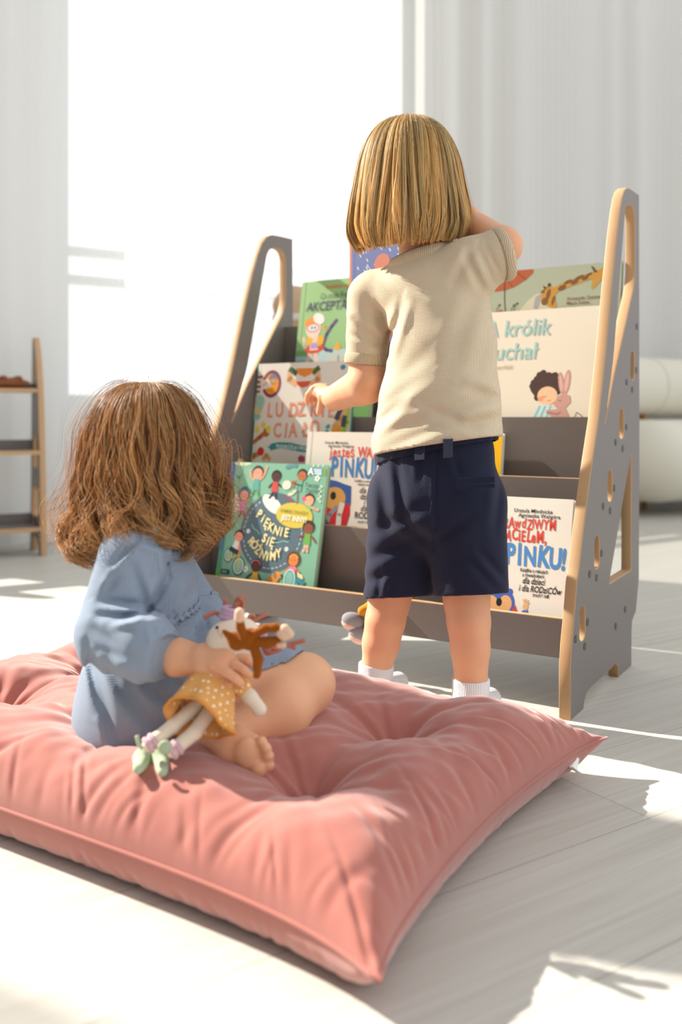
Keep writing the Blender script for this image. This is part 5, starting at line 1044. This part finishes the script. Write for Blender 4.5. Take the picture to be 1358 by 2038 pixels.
# dress: an open cone with a wavy hem
ax0, ax1 = U(432, 1335, YD + .004), U(396, 1436, YD - .028); dv = (ax1 - ax0).normalized(); sx_ = (Vector((1, 0, .12)) - dv * Vector((1, 0, .12)).dot(dv)).normalized(); sy_ = dv.cross(sx_)
vs, fs = [], []; na, nb = 56, 18
for j in range(nb + 1):
    t = j / nb; c = ax0.lerp(ax1, t)
    for i in range(na):
        a = 2 * math.pi * i / na; rx = .021 + .016 * t ** .8; ry = .013 + .016 * t; wv_ = 1 + .10 * t * t * math.sin(a * 5 + 1) + .05 * t * math.sin(a * 9)
        vs.append(c + sx_ * rx * wv_ * math.cos(a) + sy_ * ry * wv_ * math.sin(a) + dv * (.006 * t * math.sin(a * 2 + .6) + .010 * t * (-math.sin(a)) * 1.0))
for j in range(nb):
    for i in range(na): fs.append((j * na + i, j * na + (i + 1) % na, (j + 1) * na + (i + 1) % na, (j + 1) * na + i))
fs.append(tuple(range(na)))
o = pyd('dress', vs, fs, myel, doll); mo_ = o.modifiers.new('s', 'SOLIDIFY'); mo_.thickness = .0016
hem = [v + dv * .0006 for v in vs[nb * na:]]; hv, hf = tube(hem + [hem[0]], .0016, 6); pyd('hem', hv, hf, mat('orange_hem', 'd98f3e', .9), o)
def limb(name, pts, rs, m, par=None, h=.0011): return Soft().chain(pts, rs, .003).obj(name, h, m, par or doll, 2)
for pts, sh_ in ((((398, 1398), (345, 1445), (297, 1482)), (285, 1512)), (((425, 1405), (388, 1458), (344, 1494)), (322, 1510))):
    y0 = YD - .004
    p3 = [U(x, y, y0 - (0, .020, .034)[k] - (.006 if pts[0][0] > 400 else 0)) for k, (x, y) in enumerate(pts)]
    lg = limb('leg', p3, (.0078, .0076, .0074), mcream)
    d_ = (p3[2] - p3[1]).normalized()
    for k in range(2): s_ = p3[2] - d_ * .0065 * k + d_ * .001; a1 = d_.orthogonal().normalized(); vs, fs = ring(s_, a1, d_.cross(a1), .0066, .0066, .0032, 24); pyd('sock_cuff', vs, fs, mpinks, lg)
    sc_ = U(sh_[0], sh_[1], y0 - .008); big_ = pts[0][0] > 400; y0 -= .034
    sh = Soft().ell(sc_, (.0105 if not big_ else .0115, .0125, .0145 if not big_ else .0165), .004, Matrix.Rotation(R(18 if not big_ else -6), 3, 'Y')).cone(sc_, U(sh_[0] - (10 if not big_ else -2), sh_[1] + (18 if not big_ else 26), y0 - .012), .010, .0055, .006).obj('shoe', .0012, mmint, doll, 2)
    e0 = U(sh_[0] + (-2 if not big_ else 6), sh_[1] - (22 if not big_ else 22), y0 - .010)
    if big_: Soft().ell(e0 + Vector((.001, -.002, .001)), (.0080, .0035, .0075), .002).obj('shoe_ear', .001, mmint, sh, 2)
    else:
        vs, fs = tube(catmull([e0, e0 + Vector((-.003, -.002, .006)), e0 + Vector((-.005, -.001, .014))], 5), .0022, 7); pyd('shoe_ear', vs, fs, mmint, sh)
    for dx in (-.0035, .0035):
        c = sc_ + Vector((dx, -.0128, -.002)); vs, fs = merge([tube([c + Vector((-.0014, 0, -.0012)), c + Vector((.0014, 0, .0012))], .0005, 5), tube([c + Vector((-.0014, 0, .0012)), c + Vector((.0014, 0, -.0012))], .0005, 5)]); pyd('shoe_eye', vs, fs, mdk, sh)
limb('sleeve', [U(462, 1350, YD), U(482, 1370, YD - .006)], (.0125, .0105), myel)
limb('arm', [U(478, 1367, YD - .004), U(498, 1388, YD - .010), U(517, 1412, YD - .014)], (.0078, .0080, .0076), mcream)
limb('arm', [U(415, 1345, YD + .02), U(400, 1380, YD + .035)], (.0085, .0078), mcream)
# ---------------------------------------------------------------- brown plush monkey
YM = .940
mbrn = mat('rust_brown_plush', '8d4c12', .95, .05, sheen=.5, bump=('noise', 900, .35)); mpaw = mat('pale_plush_paw', 'dcb9a0', .95, .05, sheen=.5, bump=('noise', 900, .3))
mk = thing('plush_monkey', U(490, 1285, YM), 'small rust brown plush monkey with pale paws lying over the doll\'s face', 'plush toy')
s = Soft().ell(U(498, 1272, YM), (.0112, .0095, .0118), .005).ell(U(472, 1276, YM + .004), (.0098, .0090, .0100), .005).cone(U(462, 1270, YM + .002), U(445, 1256, YM - .002), .0052, .0022, .003)
s.obj('body', .0009, mbrn, mk, 2)
for pts, rs, tip, tr in ((((486, 1268), (479, 1248), (477, 1234)), (.0050, .0044, .0044), [((477, 1229), (477, 1219))], .0055),
                    (((504, 1264), (528, 1251), (548, 1249), (558, 1253)), (.0050, .0044, .0042, .0040), [((560, 1260), (566, 1266)), ((567, 1253), (576, 1262))], .0056),
                    (((512, 1277), (532, 1279), (552, 1275)), (.0058, .0056, .0046), [((556, 1284), (564, 1284))], .0036),
                    (((506, 1288), (514, 1312), (511, 1342)), (.0052, .0052, .0046), [], 0)):
    l_ = Soft().chain([U(x, y, YM - .004 - .002 * k) for k, (x, y) in enumerate(pts)], rs, .003).obj('limb', .0008, mbrn, mk, 2)
    if tip:
        q = Soft()
        for a, b_2 in tip: q.cone(U(*a, YM - .010), U(*b_2, YM - .012), tr, tr * .92, .002)
        q.obj('paw', .0008, mpaw, l_, 2)
# ---------------------------------------------------------------- plush sitting in the front pocket behind the child's leg
pt = thing('plush_bear', S(.33, .08, .15), 'plush toy with ochre legs and grey shoes dangling over the shelf front behind the toddler', 'plush toy')
mochre = mat('ochre_plush', 'c98a2a', .95, .05, sheen=.5, bump=('noise', 800, .3)); mgrey = mat('grey_felt', '8e8c92', .9, .1, sheen=.3); msole = mat('pink_sole', 'd9b0a4', .9, .1); mwhi = mat('white_terry', 'ddd8ce', .95, .05, bump=('noise', 700, .3))
P2_ = lambda px, py, d: B(px, py, d)
Soft().ell(P2_(800, 1172, .080), (.030, .022, .030), .01, rotB).cone(P2_(818, 1180, .070), P2_(852, 1172, .060), .012, .0085, .01).cone(P2_(852, 1172, .060), P2_(853, 1150, .060), .0085, .0075, .01).obj('body', .002, mochre, pt)
Soft().ell(P2_(838, 1142, .085), (.028, .020, .026), .01, rotB).obj('shirt', .002, mwhi, pt)
hd_ = Soft().ell(P2_(805, 1105, .085), (.032, .026, .030), .01, rotB).ell(P2_(775, 1082, .085), (.012, .008, .012), .004, rotB).ell(P2_(832, 1080, .085), (.012, .008, .012), .004, rotB).obj('head', .002, mochre, pt)
for a, b0_, c0_, d0_ in (((770, 1185, .055), (738, 1208, .020), (722, 1216, .012), (704, 1236, .010)), ((780, 1190, .055), (752, 1225, .018), (735, 1245, .014), (718, 1262, .012))):
    lg = Soft().chain([P2_(*a), P2_(*b0_), P2_(*c0_)], (.012, .0095, .009), .005).obj('leg', .0016, mochre, pt)
    sh = Soft().ell(P2_(*d0_), (.0225, .017, .0155), .003, Matrix.Rotation(R(18), 3, 'Y')).obj('shoe', .0014, mgrey, lg)
    Soft().ell(P2_(d0_[0] - 4, d0_[1] + 7, d0_[2] - .001), (.0195, .0165, .0115), .003, Matrix.Rotation(R(22), 3, 'Y')).obj('sole', .0014, msole, sh)
# ---------------------------------------------------------------- small rack in the left background
rk0 = Vector((-1.018, 3.13, 0)); 
fx = Vector((-.87, -.50, 0)).normalized(); fd = Vector((-fx.y, fx.x, 0)); fd = fd if fd.y > 0 else -fd          # along the rack (to the left), and depth
rack = thing('small_rack', rk0 + fx * .4 + fd * .1, 'small three-tier rack with grey shelves and plywood edges at the far left by curtain', 'shelf')
def RK(l, d, z): return rk0 + fx * l + fd * d + ZU * z
rout = rounded([(0, 0), (.018, .30), (.045, .55), (.085, .70), (.125, .765), (.150, .765), (.163, .60), (.178, .20), (.19, 0), (.16, 0), (.145, .06), (.06, .06), (.040, 0)], [.004, .03, .05, .05, .02, .02, .02, .02, .004, .004, .03, .03, .004])
rh = [rounded([(.075, .42), (.13, .42), (.14, .30), (.065, .30)], .02), rounded([(.055, .235), (.145, .235), (.155, .13), (.045, .13)], .02), rounded([(.115, .69), (.135, .69), (.14, .61), (.11, .61)], .01)]
mplyr = ply('plywood_rack_edge', fx)
for l0 in (.0, .72): plate(rout, rh, .02, lambda u, v, t, l0=l0: RK(l0 + .01 + t, u, v), mlam, mplyr, 'side_panel', rack)
for z, d0, d1 in ((.566, .055, .15), (.350, .02, .165), (.085, .005, .18)):
    bm = bmesh.new(); add_box(bm, RK(.02, d0, z), fx * .70, fd * (d1 - d0), ZU * .014); add_box(bm, RK(.02, d1 - .012, z + .014), fx * .70, fd * .012, ZU * (.035 if z < .5 else .02))
    o = bmo('shelf_board', bm, [mlam, mplyr], rack); o.data.polygons.foreach_set('material_index', [1 if p.normal.dot(fd) < -.8 and p.center.z < z + .0141 else 0 for p in o.data.polygons])
wt = thing('wooden_toy', RK(.12, .09, .58), 'rust brown wooden toy lying on the top tier of the small rack', 'toy'); mw = mat('rust_wood', '8a5230', .6, .3, tint=(30, '6d3d22', .7))
Soft().cone(RK(.05, .09, .596), RK(.09, .09, .600), .012, .018, .01).cone(RK(.09, .09, .600), RK(.20, .09, .598), .018, .016, .01).obj('hull', .004, mw, wt)
for l in (.08, .13, .18):
    Soft().ell(RK(l, .085, .615), (.016, .014, .010), .004).obj('peg', .003, mw, wt)
# ---------------------------------------------------------------- cream armchair on the right
ac = Vector((1.915, 4.73, 0)); ax_ = WD.copy(); ay_ = -WN
chair = thing('boucle_armchair', ac, 'rounded cream boucle armchair with short wooden legs right of the shelf in the background', 'armchair')
mbou = mat('cream_boucle', 'dedacb', .95, .05, sheen=.5, bump=('noise', 120, .8)); mleg = mat('oak_leg', 'a5794a', .5, .3)
def AC(a, b_1, z): return ac + ax_ * a + ay_ * b_1 + ZU * z
Soft().cone(AC(-.50, -.06, .265), AC(.46, -.06, .265), .20, .20, .05).cone(AC(-.50, .08, .265), AC(.44, .08, .265), .20, .20, .05).obj('seat', .012, mbou, chair)
Soft().cone(AC(-.54, .22, .64), AC(.50, .22, .64), .155, .155, .05).obj('backrest', .012, mbou, chair)
for a in (-.22, .08, .34):
    vs, fs = ring(AC(a, .22, .64), ay_, ZU, .1555, .1555, .004, 40); pyd('seam', vs, fs, mbou, chair)
for a in (-.30, .22):
    vs, fs = tube([AC(a, .12, .43), AC(a, .2, .52)], .018, 10); pyd('back_support', vs, fs, mleg, chair)
    for b_1 in (-.12, .16): vs, fs = tube([AC(a, b_1, 0), AC(a, b_1, .12)], [.014, .022], 10); pyd('leg', vs, fs, mleg, chair)
# ---------------------------------------------------------------- beige stool far behind the shelf
st = thing('round_stool', Vector((-.155, 3.05, 0)), 'beige round padded stool with pale base behind the green book by the window', 'stool')
mst = mat('beige_velour', 'c7a98a', .9, .1, sheen=.4)
Soft().ell(Vector((-.155, 3.05, .855)), (.075, .075, .042), .01).cone(Vector((-.155, 3.05, .85)), Vector((-.155, 3.05, .83)), .074, .072, .01).obj('seat_pad', .005, mst, st)
mpale = mat('pale_wood', 'd9d5cc', .6)
vs, fs = tube([Vector((-.155, 3.05, .80)), Vector((-.155, 3.05, .822))], .078, 28); pyd('seat_rim', vs, fs, mpale, st)
for k in range(4):
    a = math.pi / 4 + k * math.pi / 2; o_ = Vector((math.cos(a), math.sin(a), 0)); vs, fs = tube([Vector((-.155, 3.05, .80)) + o_ * .055, Vector((-.155, 3.05, 0)) + o_ * .13], .014, 10); pyd('leg', vs, fs, mpale, st)
